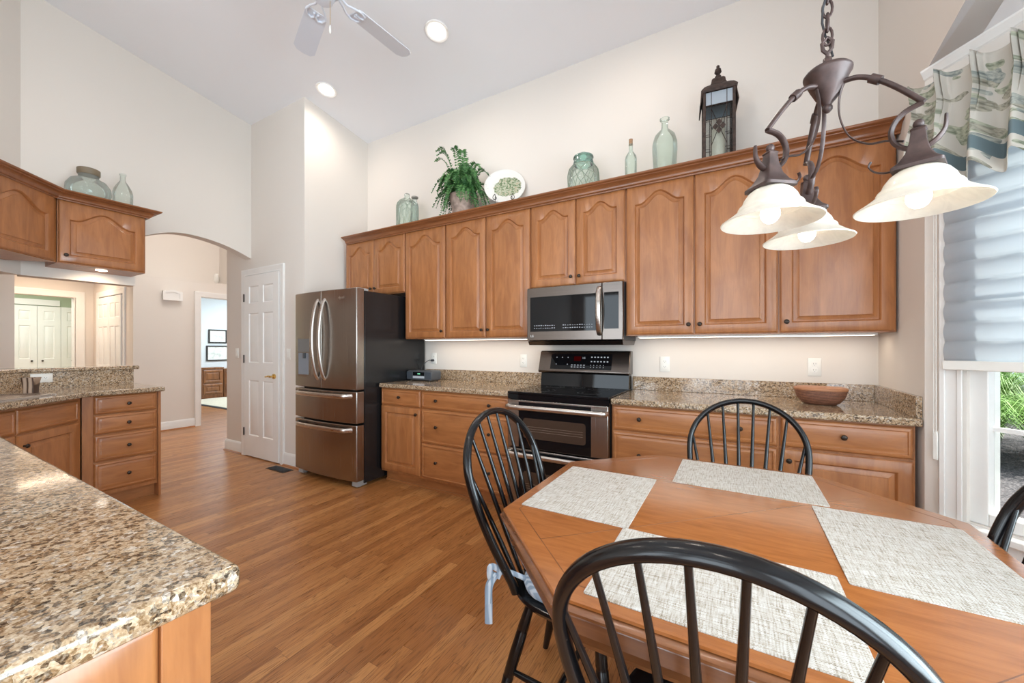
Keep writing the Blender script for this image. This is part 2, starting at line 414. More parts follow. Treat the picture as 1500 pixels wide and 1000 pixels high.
# end wall right of the cabinets, and the bay
sbox('wall_right', PAINT, WX, WX + 0.12, WY, 0.14, 0, 3.75, smooth=0)
BAYZ = 3.05
def bay_z(y): return 2.395 - 0.155 * y
bm = B(); prism_x(bm, [(WY, bay_z(WY)), (WY, ceil_z(WY)), (-4.3, ceil_z(-4.3)), (-4.3, bay_z(-4.3))], WX, WX + 0.12); struct('wall_bay_header', bm, PAINT, smooth=0)
sbox('wall_right_rear', PAINT, WX, WX + 0.12, -6.5, -4.0, 0, 4.8, smooth=0)
def wpt(s, d, z=None):   # along the first bay wall: s along, d into the room
    p = (WX + S2 * s - S2 * d, WY - S2 * s - S2 * d)
    return p if z is None else (p[0], p[1], z)
BAYL = 1.05
def baybox(bm, s0, s1, d0, d1, z0, z1):
    prism(bm, [wpt(s0, d0), wpt(s1, d0), wpt(s1, d1), wpt(s0, d1)], z0, z1)
WS0, WS1, WZ0, WZ1 = 0.138, 0.92, 0.505, 2.33
for nm, b in (('wall_bay_left_of_window', (0, WS0, -0.14, 0, 0, BAYZ)), ('wall_bay_right_of_window', (WS1, BAYL, -0.14, 0, 0, BAYZ)),
              ('wall_bay_below_window', (WS0, WS1, -0.14, 0, 0, WZ0)), ('wall_bay_above_window', (WS0, WS1, -0.14, 0, WZ1, BAYZ))):
    bm = B(); baybox(bm, *b); struct(nm, bm, PAINT, smooth=0)
q0 = wpt(BAYL, 0)
sbox('wall_bay_sill', PAINT, q0[0], q0[0] + 0.14, -3.4, q0[1], 0, WZ0, smooth=0)
sbox('wall_bay_lintel', PAINT, q0[0], q0[0] + 0.14, -3.4, q0[1], WZ1, BAYZ, smooth=0)
sbox('wall_bay_post', PAINT, q0[0], q0[0] + 0.14, q0[1] - 0.12, q0[1], WZ0, WZ1, smooth=0)
sbox('wall_bay_post_rear', PAINT, q0[0], q0[0] + 0.14, -3.4, -3.25, WZ0, WZ1, smooth=0)
bm = B(); prism(bm, [(q0[0], -3.4), (q0[0] + 0.14, -3.4), (WX + 0.1, -4.15), (WX, -4.05)], 0, BAYZ); struct('wall_bay_rear', bm, PAINT, smooth=0)
bm = B(); pl_ = [(WX + 0.001, WY), wpt(BAYL, -0.14), (q0[0] + 0.14, -3.4), (WX + 0.001, -4.1)]; rings_loft(bm, [[(x, y, bay_z(y) + e) for x, y in pl_] for e in (0, 0.1)], True, True); struct('ceiling_bay', bm, CEILP, smooth=0)
# cornice moulding along the bay wall
bm = B(); sweep_profile(bm, [wpt(-0.0, 0), wpt(BAYL, 0), (q0[0], -3.3)], [(0, 0), (0.030, 0), (0.028, -0.008), (0.018, -0.018), (0.008, -0.032), (0, -0.036)])
for v_ in bm.verts: v_.co.z += bay_z(v_.co.y)
bm.verts.ensure_lookup_table(); struct('trim_bay_cornice', bm, TRIM, smooth=25)

# hall behind the arch
HX = -7.38
sbox('wall_hall', HALLP, HX - 0.55, HX, -1.058, -0.27, 0, 2.275, smooth=0)
sbox('wall_hall_door_head', HALLP, HX - 0.12, HX, -0.27, 0.75, 2.06, 2.275, smooth=0)
sbox('wall_hall_door_right', HALLP, HX - 0.12, HX, 0.75, 3.0, 0, 2.275, smooth=0)
sbox('wall_hall_upper', HALLP, HX - 0.72, HX - 0.55, -3.0, 0.30, 2.275, 4.2, smooth=0)
sbox('wall_hall_upper_right', HALLP, HX - 0.60, A, 0.235, 0.36, 2.275, 4.2, smooth=0)
sbox('ceiling_hall', CEILP, -8.2, A - 0.10, -4.5, 3.2, 4.2, 4.3, smooth=0)
sbox('ceiling_office', CEILP, -11.7, HX - 0.72, -1.05, 3.2, 2.62, 2.7, smooth=0)
sbox('wall_hall_ledge', HALLP, HX - 0.72, HX, -1.058, 3.0, 2.2755, 2.30, smooth=0)
sbox('wall_hall_far_right', HALLP, -5.5, -5.36, 0.14, 3.0, 0, 3.6, smooth=0)
# closet wall and deep wall seen through the pass-through
sbox('wall_closet', PAINT, -9.08, HX - 0.55, -1.058, -0.95, 0, 2.45, smooth=0)
DX = -9.08
sbox('wall_deep_right', PAINT, DX - 0.12, DX, -1.262, -1.058, 0, 2.45, smooth=0)
sbox('wall_deep_head', PAINT, DX - 0.12, DX, -2.6, -1.262, 2.03, 2.45, smooth=0)
sbox('wall_dining', PAINT, -7.5, -7.38, -4.5, -2.10, 0, 4.2, smooth=0)
sbox('ceiling_closet', CEILP, -11.7, HX - 0.72, -3.2, -0.5, 2.45, 2.5, smooth=0)
sbox('wall_laundry_back', GREENP, -11.15, -11.02, -3.2, -0.6, 0, 2.5, smooth=0)
sbox('wall_laundry_side', GREENP, -11.15, DX - 0.12, -0.60, -0.48, 0, 2.5, smooth=0)
sbox('wall_rear_hall', PAINT, -11.2, -3.5, -4.62, -4.5, 0, 4.3, smooth=0)
# office
sbox('wall_office_back', OFFP, -11.65, -11.52, -1.0, 3.2, 0, 2.7, smooth=0)
sbox('wall_office_side', OFFP, -11.65, HX - 0.12, 3.05, 3.2, 0, 2.7, smooth=0)
sbox('wall_office_left', OFFP, -11.65, HX - 0.73, -0.47, -0.40, 0, 2.7, smooth=0)

# baseboards and casings
def baseboard(name, path, h=0.135, t=0.016):
    bm = B(); sweep_profile(bm, path, [(0, 0), (t, 0), (t, h - 0.025), (t * 0.6, h - 0.008), (t * 0.35, h), (0, h)]); struct(name, bm, TRIM, smooth=25)
    bm = B(); sweep_profile(bm, path, [(t, 0), (t + 0.014, 0), (t + 0.010, 0.012), (t, 0.018)]); struct(name.replace('baseboard', 'trim_shoe'), bm, WOODH, smooth=25)
baseboard('baseboard_pantry_left', [(-5.36, 0.1), (-5.36, PY), (-4.985, PY)])
baseboard('baseboard_pantry_right', [(-4.135, PY), (PX, PY), (PX, -0.45)])
baseboard('baseboard_hall', [(HX, -1.058), (HX, -0.34)])
def casing(name, path, w=0.085):   # flat path in a plane: list of 3D corner points handled by boxes
    pass
# pantry door casing (faces -Y)
def casing_y(name, x0, x1, z1, y, w=0.075, t=0.018):
    prof = [(0, 0), (w, 0), (w, -t), (w - 0.012, -t - 0.003), (0.02, -t * 0.7), (0.008, -t * 0.85), (0, -t * 0.5)]
    bm = B()
    pts = [(x0, 0), (x0, z1), (x1, z1), (x1, 0)]
    rings = []
    for i, (px, pz) in enumerate(pts):
        sx = -1 if i < 2 else 1
        rings.append([(px + sx * o, y + d, pz + (o if i in (1, 2) else 0)) for o, d in prof])
    rings_loft(bm, rings, True, True); return struct(name, bm, TRIM, smooth=20)
def casing_x(name, y0, y1, z1, x, w=0.085, t=0.018):
    prof = [(0, 0), (w, 0), (w, t), (w - 0.012, t + 0.003), (0.02, t * 0.7), (0.008, t * 0.85), (0, t * 0.5)]
    bm = B(); rings = []
    for i, (py, pz) in enumerate([(y0, 0), (y0, z1), (y1, z1), (y1, 0)]):
        sy = -1 if i < 2 else 1
        rings.append([(x + d, py + sy * o, pz + (o if i in (1, 2) else 0)) for o, d in prof])
    rings_loft(bm, rings, True, True); return struct(name, bm, TRIM, smooth=20)
casing_y('trim_pantry_casing', -4.910, -4.210, 2.062, PY)
casing_x('trim_office_casing', -0.255, 0.735, 2.047, HX)
for nm, b in (('trim_office_jamb_left', (HX - 0.55, HX, -0.27, -0.255, 0, 2.047)), ('trim_office_jamb_top', (HX - 0.12, HX, -0.255, 0.735, 2.047, 2.06))):
    sbox(nm, TRIM, *b)
casing_x('trim_deep_casing', -2.4, -1.258, 2.03, DX, w=0.10)
sbox('trim_deep_jamb', TRIM, DX - 0.13, DX, -1.275, -1.258, 0, 2.03)
casing_y('trim_closet_casing', -8.79, -7.745, 2.035, -1.058, w=0.085)

# panelled door leaves
def panel_slab(bm, w, h, panels, t=0.035, front=-1):
    # slab x 0..w, z 0..h, front at y = -t/2 side ; panels recessed then raised
    xs = sorted({0, w} | {p[0] for p in panels} | {p[1] for p in panels}); zs = sorted({0, h} | {p[2] for p in panels} | {p[3] for p in panels})
    for i in range(len(xs) - 1):
        for j in range(len(zs) - 1):
            cx, cz = (xs[i] + xs[i + 1]) / 2, (zs[j] + zs[j + 1]) / 2
            if any(p[0] < cx < p[1] and p[2] < cz < p[3] for p in panels): continue
            bm.faces.new([bm.verts.new(q) for q in ((xs[i], -t, zs[j]), (xs[i + 1], -t, zs[j]), (xs[i + 1], -t, zs[j + 1]), (xs[i], -t, zs[j + 1]))])
    for (a, b, c, d) in panels:
        rg = []
        for ins, dep in ((0, 0), (0.008, 0.009), (0.014, 0.010), (0.032, 0.004)):
            rg.append([(a + ins, -t + dep, c + ins), (b - ins, -t + dep, c + ins), (b - ins, -t + dep, d - ins), (a + ins, -t + dep, d - ins)])
        rings_loft(bm, rg, False, True)
    o = [(0, 0), (w, 0), (w, h), (0, h)]
    rings_loft(bm, [[(x, -t, z) for x, z in o], [(x, 0, z) for x, z in o]], False, True)
    bmesh.ops.remove_doubles(bm, verts=bm.verts, dist=1e-5)
def six_panel(w, h, st=0.11, mid=0.095):
    pw = (w - 2 * st - mid) / 2
    rows = [(0.235, 0.86), (1.06, 1.62), (1.73, h - 0.12)]
    return [(x, x + pw, a, b) for a, b in rows for x in (st, st + pw + mid)]
bm = B(); panel_slab(bm, 0.69, 2.045, six_panel(0.69, 2.045, 0.10, 0.09), t=0.022)
d1 = struct('door_1', bm, TRIM, loc=(-4.905, PY - 0.001, 0.012), smooth=25)
for z in (0.27, 1.10, 1.80):
    bm = B(); cyl(bm, (0.001, -0.028, z - 0.045), 0.007, 0.09, 8); box(bm, -0.012, 0.001, -0.024, -0.02, z - 0.045, z + 0.045); obj('hinge', bm, BRONZE, d1)
bm = B(); cyl(bm, (0.62, -0.036, 0.92), 0.027, 0.014, 20, 'y'); cyl(bm, (0.62, -0.07, 0.92), 0.010, 0.04, 12, 'y')
tube(bm, [(0.62, -0.068, 0.92), (0.585, -0.070, 0.924), (0.545, -0.068, 0.918), (0.515, -0.064, 0.914)], [0.011, 0.010, 0.008, 0.007], 10); obj('door_handle', bm, BRASS, d1)
def bifold(name, w, h, loc, rz, knob=None):
    bm = B(); panel_slab(bm, w, h, [(0.07, w - 0.07, 0.2, 0.86), (0.07, w - 0.07, 1.02, 1.55), (0.07, w - 0.07, 1.66, h - 0.1)] if False else
                         [(0.06, w / 2 - 0.02, 0.2, 0.8), (w / 2 + 0.02, w - 0.06, 0.2, 0.8), (0.06, w / 2 - 0.02, 0.95, 1.55), (w / 2 + 0.02, w - 0.06, 0.95, 1.55), (0.06, w / 2 - 0.02, 1.68, h - 0.1), (w / 2 + 0.02, w - 0.06, 1.68, h - 0.1)] if knob is None else
                         [(0.075, w - 0.075, 0.18, 0.85), (0.075, w - 0.075, 1.02, 1.62), (0.075, w - 0.075, 1.72, h - 0.09)], t=0.03)
    o = struct(name, bm, TRIM, loc=loc, rot=(0, 0, rz), smooth=25)
    if knob is not None:
        bm = B(); sphere(bm, (knob, -0.05, 0.98), 0.016, 12); cyl(bm, (knob, -0.045, 0.98), 0.006, 0.016, 8, 'y'); obj('knob', bm, BRONZE, o)
    return o
bifold('door_2', 0.515, 2.0, (-8.785, -1.06, 0.015), 0.0)
bifold('door_3', 0.515, 2.0, (-8.265, -1.06, 0.015), 0.0)
sbox('trim_closet_track', SLOT, -8.785, -7.75, -1.066, -1.058, 2.015, 2.035)
for k, (y0, y1, kn) in enumerate(((-1.62, -1.338, 0.2), (-1.332, -1.052, 0.12), (-1.046, -0.766, 0.14))):
    pass
for k, (yy, w, kn) in enumerate(((-1.620, 0.282, 0.22), (-1.334, 0.282, 0.06), (-1.048, 0.282, 0.14))):
    if kn is None:
        bm = B(); panel_slab(bm, 0.1, 1.98, [], t=0.03); struct('door_%d' % (4 + k), bm, TRIM, loc=(-11.01, yy, 0.02), rot=(0, 0, PI / 2), smooth=25)
    else: bifold('door_%d' % (4 + k), w, 1.98, (-11.01, yy, 0.02), PI / 2, kn)
bifold('door_7', 0.282, 1.98, (-11.01, -1.906, 0.02), PI / 2, 0.06)
sbox('trim_laundry_head', TRIM, -11.02, -10.985, -2.4, -1.06, 2.015, 2.12)

# ------------------------------------------------------------------ window in the bay
window = B(); baybox(window, WS0 - 0.004, WS0 + 0.055, -0.10, -0.02, WZ0, WZ1)
baybox(window, WS1 - 0.055, WS1, -0.10, -0.02, WZ0, WZ1); baybox(window, WS0 + 0.055, WS1 - 0.055, -0.10, -0.02, WZ0, WZ0 + 0.052); baybox(window, WS0 + 0.055, WS1 - 0.055, -0.10, -0.02, WZ1 - 0.05, WZ1)
w1 = struct('window_1', window, TRIM, bevel=0.004)
bm = B()
for z in (0.905, 1.26, 1.62, 1.98): baybox(bm, WS0 + 0.05, WS1 - 0.05, -0.066, -0.048, z - 0.009, z + 0.009)
baybox(bm, 0.53, 0.55, -0.066, -0.048, WZ0 + 0.05, WZ1 - 0.05); obj('muntins', bm, TRIM, w1)
GLASS = thin_glass('window_glass', (0.97, 0.99, 0.98), 0.8, 1.45)
bm = B(); baybox(bm, WS0 + 0.05, WS1 - 0.05, -0.060, -0.056, WZ0 + 0.05, WZ1 - 0.045); obj('pane', bm, GLASS, w1)
bm = B(); baybox(bm, 0.056, WS0 - 0.012, 0, 0.02, 0.47, 2.40); baybox(bm, 0.062, 0.082, 0.02, 0.028, 0.47, 2.40); baybox(bm, 0.118, 0.136, 0.02, 0.026, 0.47, 2.40)
baybox(bm, WS1 + 0.01, 1.0, 0, 0.02, 0.47, 2.40); struct('trim_window_casing', bm, TRIM, bevel=0.004)
bm = B(); baybox(bm, 0.03, 1.03, -0.02, 0.05, 0.47, 0.50); baybox(bm, 0.05, 1.0, 0, 0.016, 0.39, 0.47); struct('trim_window_stool', bm, TRIM, bevel=0.006)
# second window of the bay, beyond the frame
bm = B(); X2 = q0[0]
Ya, Yb = q0[1] - 0.12, -3.25
box(bm, X2 + 0.02, X2 + 0.09, Yb, Ya, WZ0, WZ0 + 0.05); box(bm, X2 + 0.02, X2 + 0.09, Yb, Ya, WZ1 - 0.05, WZ1)
for y in (Ya, Ya - 0.42, Ya - 0.84, Yb + 0.05): box(bm, X2 + 0.02, X2 + 0.09, y - 0.05, y, WZ0 + 0.05, WZ1 - 0.05)
w2 = struct('window_2', bm, TRIM)
pbox('pane', GLASS, w2, X2 + 0.05, X2 + 0.054, Yb + 0.05, Ya - 0.05, WZ0 + 0.05, WZ1 - 0.05)

# blind: scalloped translucent shade with bottom rail and cord
BLIND = translucent('blind_fabric', (0.86, 0.89, 0.92), (0.90, 0.95, 1.0), 0.85, 0.8)
bl = thing('window_blind', 'white fabric shade with horizontal folds pulled halfway down over the window', 'blind', wpt(0.5, 0.04, 1.15))
def blind_local(s, d, z): p = wpt(s, d, z); b = wpt(0.5, 0.04, 1.15); return tuple(Vector(p) - Vector(b))
bm = B(); rows = []
nfold = 14; ztop, zbot = 2.36, 1.185
for k in range(nfold * 6 + 1):
    f = k / 6.0; z = ztop + (zbot - ztop) * f / nfold; ph = f % 1.0
    d = 0.043 + 0.016 * math.sin(PI * ph) ** 0.8
    rows.append([blind_local(s, d, z) for s in (0.093, 1.0)])
R = [[bm.verts.new(p) for p in r] for r in rows]
for a, b in zip(R[:-1], R[1:]): bm.faces.new((a[0], a[1], b[1], b[0]))
o = obj('shade', bm, BLIND, bl, smooth=50)
sd = o.modifiers.new('thick', 'SOLIDIFY'); sd.thickness = 0.0015
def blind_box(name, mat, s0, s1, d0, d1, z0, z1):
    bm = B(); prism(bm, [blind_local(s, d, 0)[:2] for s, d in ((s0, d0), (s1, d0), (s1, d1), (s0, d1))], z0 - 1.15, z1 - 1.15); return obj(name, bm, mat, bl, bevel=0.003)
blind_box('bottom_rail', WHITEP, 0.091, 1.002, 0.038, 0.062, 1.148, 1.187)
blind_box('head_rail', WHITEP, 0.091, 1.002, 0.028, 0.09, 2.34, 2.385)
bm = B(); tube(bm, [blind_local(0.047, 0.03, z) for z in (2.35, 1.6, 0.86)], 0.0016, 6); tube(bm, [blind_local(0.055, 0.03, z) for z in (2.35, 1.6, 0.86)], 0.0016, 6); obj('cord', bm, WHITEP, bl)
blind_box('cord_tensioner', WHITEP, 0.042, 0.060, 0.0, 0.03, 0.745, 0.87)

# valance: pleated printed fabric
def fabric_print():
    t = NT('floral_fabric'); tc = t.n('ShaderNodeTexCoord'); uv = tc.outputs['UV']
    n = t.noise(uv, 1.9, 2); w = t.n('ShaderNodeTexNoise'); t.set(w.inputs['Vector'], uv); w.inputs['Scale'].default_value = 5
    vv = t.n('ShaderNodeVectorMath', operation='MULTIPLY_ADD'); t.set(vv.inputs[0], w.outputs['Color']); vv.inputs[1].default_value = (0.22, 0.22, 0); t.set(vv.inputs[2], uv)
    mp = t.n('ShaderNodeMapping'); t.set(mp.inputs[0], vv.outputs[0]); mp.inputs['Rotation'].default_value = (0, 0, 0.7); mp.inputs['Scale'].default_value = (1, 1.5, 1)
    vo = t.n('ShaderNodeTexVoronoi'); t.set(vo.inputs['Vector'], mp.outputs[0]); vo.inputs['Scale'].default_value = 8.5
    sep = t.n('ShaderNodeSeparateColor'); t.set(sep.inputs[0], vo.outputs['Color'])
    leaf = t.math('MULTIPLY', t.math('LESS_THAN', vo.outputs['Distance'], 0.60), t.math('GREATER_THAN', sep.outputs[1], 0.25))
    lc = t.ramp(sep.outputs[0], [(0.0, (0.26, 0.33, 0.16)), (0.3, (0.30, 0.38, 0.40)), (0.55, (0.34, 0.29, 0.19)), (0.8, (0.44, 0.50, 0.30))], 'CONSTANT')
    vein = t.noise(uv, 40, 3)
    lc = t.mix(0.6, lc, t.ramp(vein, [(0.35, (0.10, 0.12, 0.10)), (0.6, (0.72, 0.70, 0.58))]))
    base = t.mix(t.math('MULTIPLY', leaf, 0.85), (0.74, 0.70, 0.63, 1), lc)
    sp = t.n('ShaderNodeSeparateXYZ'); t.set(sp.inputs[0], uv)
    band = t.math('MULTIPLY', t.math('GREATER_THAN', sp.outputs[1], 0.11), t.math('LESS_THAN', sp.outputs[1], 0.23))
    c = t.mix(band, base, (0.19, 0.255, 0.275, 1))
    p = t.n('ShaderNodeBsdfPrincipled'); t.set(p.inputs['Base Color'], c); p.inputs['Roughness'].default_value = 0.9
    tr = t.n('ShaderNodeBsdfTranslucent'); t.set(tr.inputs[0], c)
    mx = t.n('ShaderNodeMixShader'); mx.inputs[0].default_value = 0.35; t.set(mx.inputs[1], p.outputs[0]); t.set(mx.inputs[2], tr.outputs[0])
    t.t.links.new(mx.outputs[0], t.out.inputs[0]); return t.m
FAB = fabric_print()
bm = B(); uvl = bm.loops.layers.uv.new('UVMap')
PS = 0.108
PL = [0.010 + PS * k for k in range(10)]
def valance_d(s, v):    # v 0 top .. 1 bottom
    k = min(range(len(PL)), key=lambda i: abs(PL[i] - s)); ds = s - PL[k]
    pinch = math.exp(-((v - 0.30) / 0.17) ** 2)
    width = 0.012 + 0.026 * abs(v - 0.3) / 0.7
    bulge = 0.058 * math.exp(-(ds / width) ** 2)
    fine = 0.020 * math.cos(ds * 2 * PI / 0.011) * math.exp(-(ds / 0.014) ** 2) * (1.0 if v < 0.36 else max(0, 1 - (v - 0.36) * 4))
    wave = 0.020 * v * math.cos((s - PL[0]) * 2 * PI / PS)
    return 0.095 + bulge * (1 - 0.45 * pinch) + fine + wave
NS, NV = 480, 26; grid = []
for i in range(NS + 1):
    s = 0.015 + (0.99 - 0.015) * i / NS; col = []
    k = min(range(len(PL)), key=lambda q: abs(PL[q] - s)); ds = s - PL[k]
    for j in range(NV + 1):
        v = j / NV
        zt = 2.388 + 0.020 * math.exp(-(ds / 0.012) ** 2); zb = 1.945 + 0.030 * math.cos((s - PL[0]) * 2 * PI / PS)
        col.append((bm.verts.new(wpt(s, valance_d(s, v), zt + (zb - zt) * v)), (s * 2.0 + 0.2 * valance_d(s, v), 1 - v)))
    grid.append(col)
for i in range(NS):
    for j in range(NV):
        q = (grid[i][j], grid[i + 1][j], grid[i + 1][j + 1], grid[i][j + 1])
        f = bm.faces.new([x[0] for x in q])
        for lp, x in zip(f.loops, q): lp[uvl].uv = x[1]
va = obj('valance', bm, FAB, None, smooth=80)
tag(va, 'pleated leaf-print fabric valance with a teal band hung across the window top', 'valance')
sd = va.modifiers.new('thick', 'SOLIDIFY'); sd.thickness = 0.002

# outside: mulch, grass clumps
GRASS = plain('grass_green', (0.115, 0.25, 0.03), 0.6, var=0.5, vscale=3)
t = NT('mulch'); v = t.coord(); c = t.ramp(t.noise(v, 45, 4, 0.7), [(0.35, (0.02, 0.017, 0.02)), (0.55, (0.10, 0.09, 0.10)), (0.7, (0.28, 0.25, 0.25))]); b_ = t.bsdf(Base_Color=c, Roughness=0.9); t.bump(b_, t.noise(v, 60, 3), 1.0, 0.03); MULCH = t.m
sbox('ground_outside', MULCH, -1.0, 12, -6.5, 14, -0.35, -0.12, smooth=0)
bm = B()
for gx, gy, gh in ((2.45, 3.75, 1.45), (3.15, 3.65, 1.5), (3.9, 3.5, 1.6), (2.0, 4.6, 1.8), (2.9, 4.6, 1.9), (3.7, 4.5, 1.9), (4.6, 4.2, 1.9), (3.3, 5.6, 2.3), (4.5, 5.4, 2.3)):
    for i in range(900):
        a = random.uniform(0, 2 * PI); r0 = random.uniform(0, 0.16); L = gh * random.uniform(0.7, 1.15); out = 0.85 * random.uniform(0.25, 1.0)
        p0 = Vector((gx + r0 * math.cos(a), gy + r0 * math.sin(a), -0.12)); dirv = Vector((math.cos(a), math.sin(a), 0)); side = Vector((-math.sin(a), math.cos(a), 0))
        prev = None
        for k in range(7):
            tt = k / 6
            p = p0 + dirv * (out * tt ** 1.6) + Vector((0, 0, L * (tt - 0.62 * tt ** 3.0)))
            w = 0.006 * (1 - tt) + 0.0012
            cur = (bm.verts.new(p - side * w), bm.verts.new(p + side * w))
            if prev: bm.faces.new((prev[0], prev[1], cur[1], cur[0]))
            prev = cur
o = obj('ornamental_grass', bm, GRASS, None, smooth=60); tag(o, 'mass of bright green ornamental grass arching over the mulch outside the window', 'grass'); o['kind'] = 'stuff'

# ------------------------------------------------------------------ cabinets
def ring_door(w, h, ins, y, arch=0.0, top_extra=0.0, n=24):
    x0, x1, z0, z1 = ins, w - ins, ins, h - ins
    pts = []
    pts += [(x0 + (x1 - x0) * i / 6, y, z0) for i in range(6)]
    zt = z1 - top_extra - arch
    pts += [(x1, y, z0 + (zt - z0) * i / 6) for i in range(6)]
    for i in range(n + 1):
        u = 1 - 2 * i / n
        k = 0.5 * (1 + math.cos(PI * min(1, abs(u) / 0.86)))
        pts.append((x0 + (x1 - x0) * (u + 1) / 2, y, zt + arch * k))
    pts += [(x0, y, zt - (zt - z0) * i / 6) for i in range(1, 6)]
    return pts
def door_mesh(w, h, arch=0.0, fw=0.056, t=0.02):
    bm = B(); a = arch
    te = 0.0
    R = [ring_door(w, h, 0, 0), ring_door(w, h, 0, -t + 0.009), ring_door(w, h, 0.003, -t + 0.007), ring_door(w, h, 0.0045, -t + 0.003), ring_door(w, h, 0.010, -t),
         ring_door(w, h, fw, -t, a, te), ring_door(w, h, fw + 0.003, -t + 0.002, a, te), ring_door(w, h, fw + 0.006, -t + 0.009, a, te), ring_door(w, h, fw + 0.009, -t + 0.014, a, te), ring_door(w, h, fw + 0.013, -t + 0.014, a, te),
         ring_door(w, h, fw + 0.034, -t + 0.0045, a * 0.95, te), ring_door(w, h, fw + 0.036, -t + 0.001, a * 0.95, te), ring_door(w, h, fw + 0.041, -t + 0.0005, a * 0.94, te)]
    rings_loft(bm, R, True, True); return bm
def drawer_mesh(w, h, t=0.02, field=0.034):
    bm = B(); R = [ring_door(w, h, i, y) for i, y in ((0, 0), (0, -t + 0.011), (0.003, -t + 0.009), (0.006, -t + 0.0035), (0.013, -t), (field - 0.014, -t), (field - 0.011, -t + 0.004), (field - 0.007, -t + 0.0045), (field + 0.004, -t + 0.0005), (field + 0.008, -t))]
    rings_loft(bm, R, True, True); return bm
def knob(parent, x, z, y=-0.02):
    bm = B(); prof = [(0.006, 0.0), (0.0055, 0.010), (0.008, 0.014), (0.0128, 0.017), (0.0138, 0.021), (0.011, 0.026), (0.004, 0.0285)]
    rings = [[(x + r * math.cos(2 * PI * k / 14), y - d, z + r * math.sin(2 * PI * k / 14)) for k in range(14)] for r, d in prof]
    rings_loft(bm, rings, True, True); return obj('knob', bm, BRONZE, parent)
def c_door(par, x, z, w, h, arch=0.0, kn=None):
    o = obj('door', door_mesh(w, h, arch), WOODV, par, loc=(x, 0, z), smooth=30)
    if kn: knob(o, *kn)
    return o
def c_drawer(par, x, z, w, h, kns=()):
    o = obj('drawer', drawer_mesh(w, h), WOODH, par, loc=(x, 0, z), smooth=30)
    for k in kns: knob(o, *k)
    return o
UB, UT = 1.327, 2.385     # upper cabinet bottom and top
UD = 0.33
def upper(label, x0, x1, z0, z1, doors, knobs):
    # thing origin: left bottom of the face frame plane
    th = thing('wall_cabinet', label, 'cabinet', (x0, -UD, z0), 0, 'upper cabinets along the back wall')
    w, h = x1 - x0, z1 - z0
    bm = B(); box(bm, 0.0006, w - 0.0006, 0.0, UD - 0.001, 0.0, h); obj('body', bm, WOODV, th)
    n = len(doors) - 1
    for i in range(n):
        a, b = doors[i] - x0 + 0.003, doors[i + 1] - x0 - 0.003
        if i == 0: a += 0.003
        if i == n - 1: b -= 0.003
        dw, dh = b - a, h - 0.012
        k = knobs[i]
        c_door(th, a, 0.006, dw, dh, arch=0.235 * (dw - 0.11) if dw > 0.3 else 0.08, kn=((0.03 if k == 'l' else dw - 0.03), 0.062) if k else None)
    return th
UX = [-3.725, -3.277, -2.829, -2.317, -1.871, -1.436, -1.049, -0.674, -0.230, 0.228, 0.747]
upper('short two-door wooden wall cabinet above the refrigerator', UX[0], UX[2], 1.79, UT, UX[0:3], 'rl')
upper('tall single-door wooden wall cabinet next to the refrigerator', UX[2], UX[3], UB, UT, UX[2:4], 'r')
upper('tall two-door wooden wall cabinet left of the microwave', UX[3], UX[5], UB, UT, UX[3:6], 'rl')
upper('short two-door wooden wall cabinet above the microwave', UX[5], UX[7], 1.715, UT, UX[5:8], 'rl')
upper('tall two-door wooden wall cabinet right of the microwave', UX[7], UX[9], UB, UT, UX[7:10], 'rl')
upper('tall wide single-door wooden wall cabinet at the right end by the window', UX[9], UX[10], UB, UT, UX[9:11], 'l')
CROWN = [(0.0, 0.0005), (0.012, 0.0005), (0.013, 0.009), (0.021, 0.012), (0.024, 0.016), (0.026, 0.026), (0.033, 0.036), (0.044, 0.043), (0.058, 0.047), (0.060, 0.051), (0.070, 0.053), (0.076, 0.057), (0.079, 0.063), (0.079, 0.068), (0.0, 0.068)]
CROWN = [(o, z + UT - 0.018) for o, z in CROWN]
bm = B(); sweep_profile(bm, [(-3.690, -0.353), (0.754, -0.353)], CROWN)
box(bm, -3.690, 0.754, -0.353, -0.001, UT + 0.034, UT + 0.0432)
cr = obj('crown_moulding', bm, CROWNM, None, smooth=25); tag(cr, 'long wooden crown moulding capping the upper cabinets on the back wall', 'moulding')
TOPZ = UT + 0.0435
# light rail strips glowing under the uppers
def ucl(x0, x1, label):
    th = thing('under_cabinet_light', label, 'light', (x0, -0.17, UB), 0, 'under-cabinet lights')
    pbox('housing', WHITEP, th, 0, x1 - x0, -0.045, 0.045, -0.012, 0.0)
    bm = B(); box(bm, 0.01, x1 - x0 - 0.01, -0.035, 0.035, -0.014, -0.012); obj('lens', bm, emit('warm_lens', (1.0, 0.86, 0.70), 6.5) if 'warm_lens' not in bpy.data.materials else bpy.data.materials['warm_lens'], th)
ucl(-2.70, -1.47, 'slim light bar under the wall cabinets left of the microwave')
ucl(-0.62, 0.70, 'slim light bar under the wall cabinets right of the microwave')

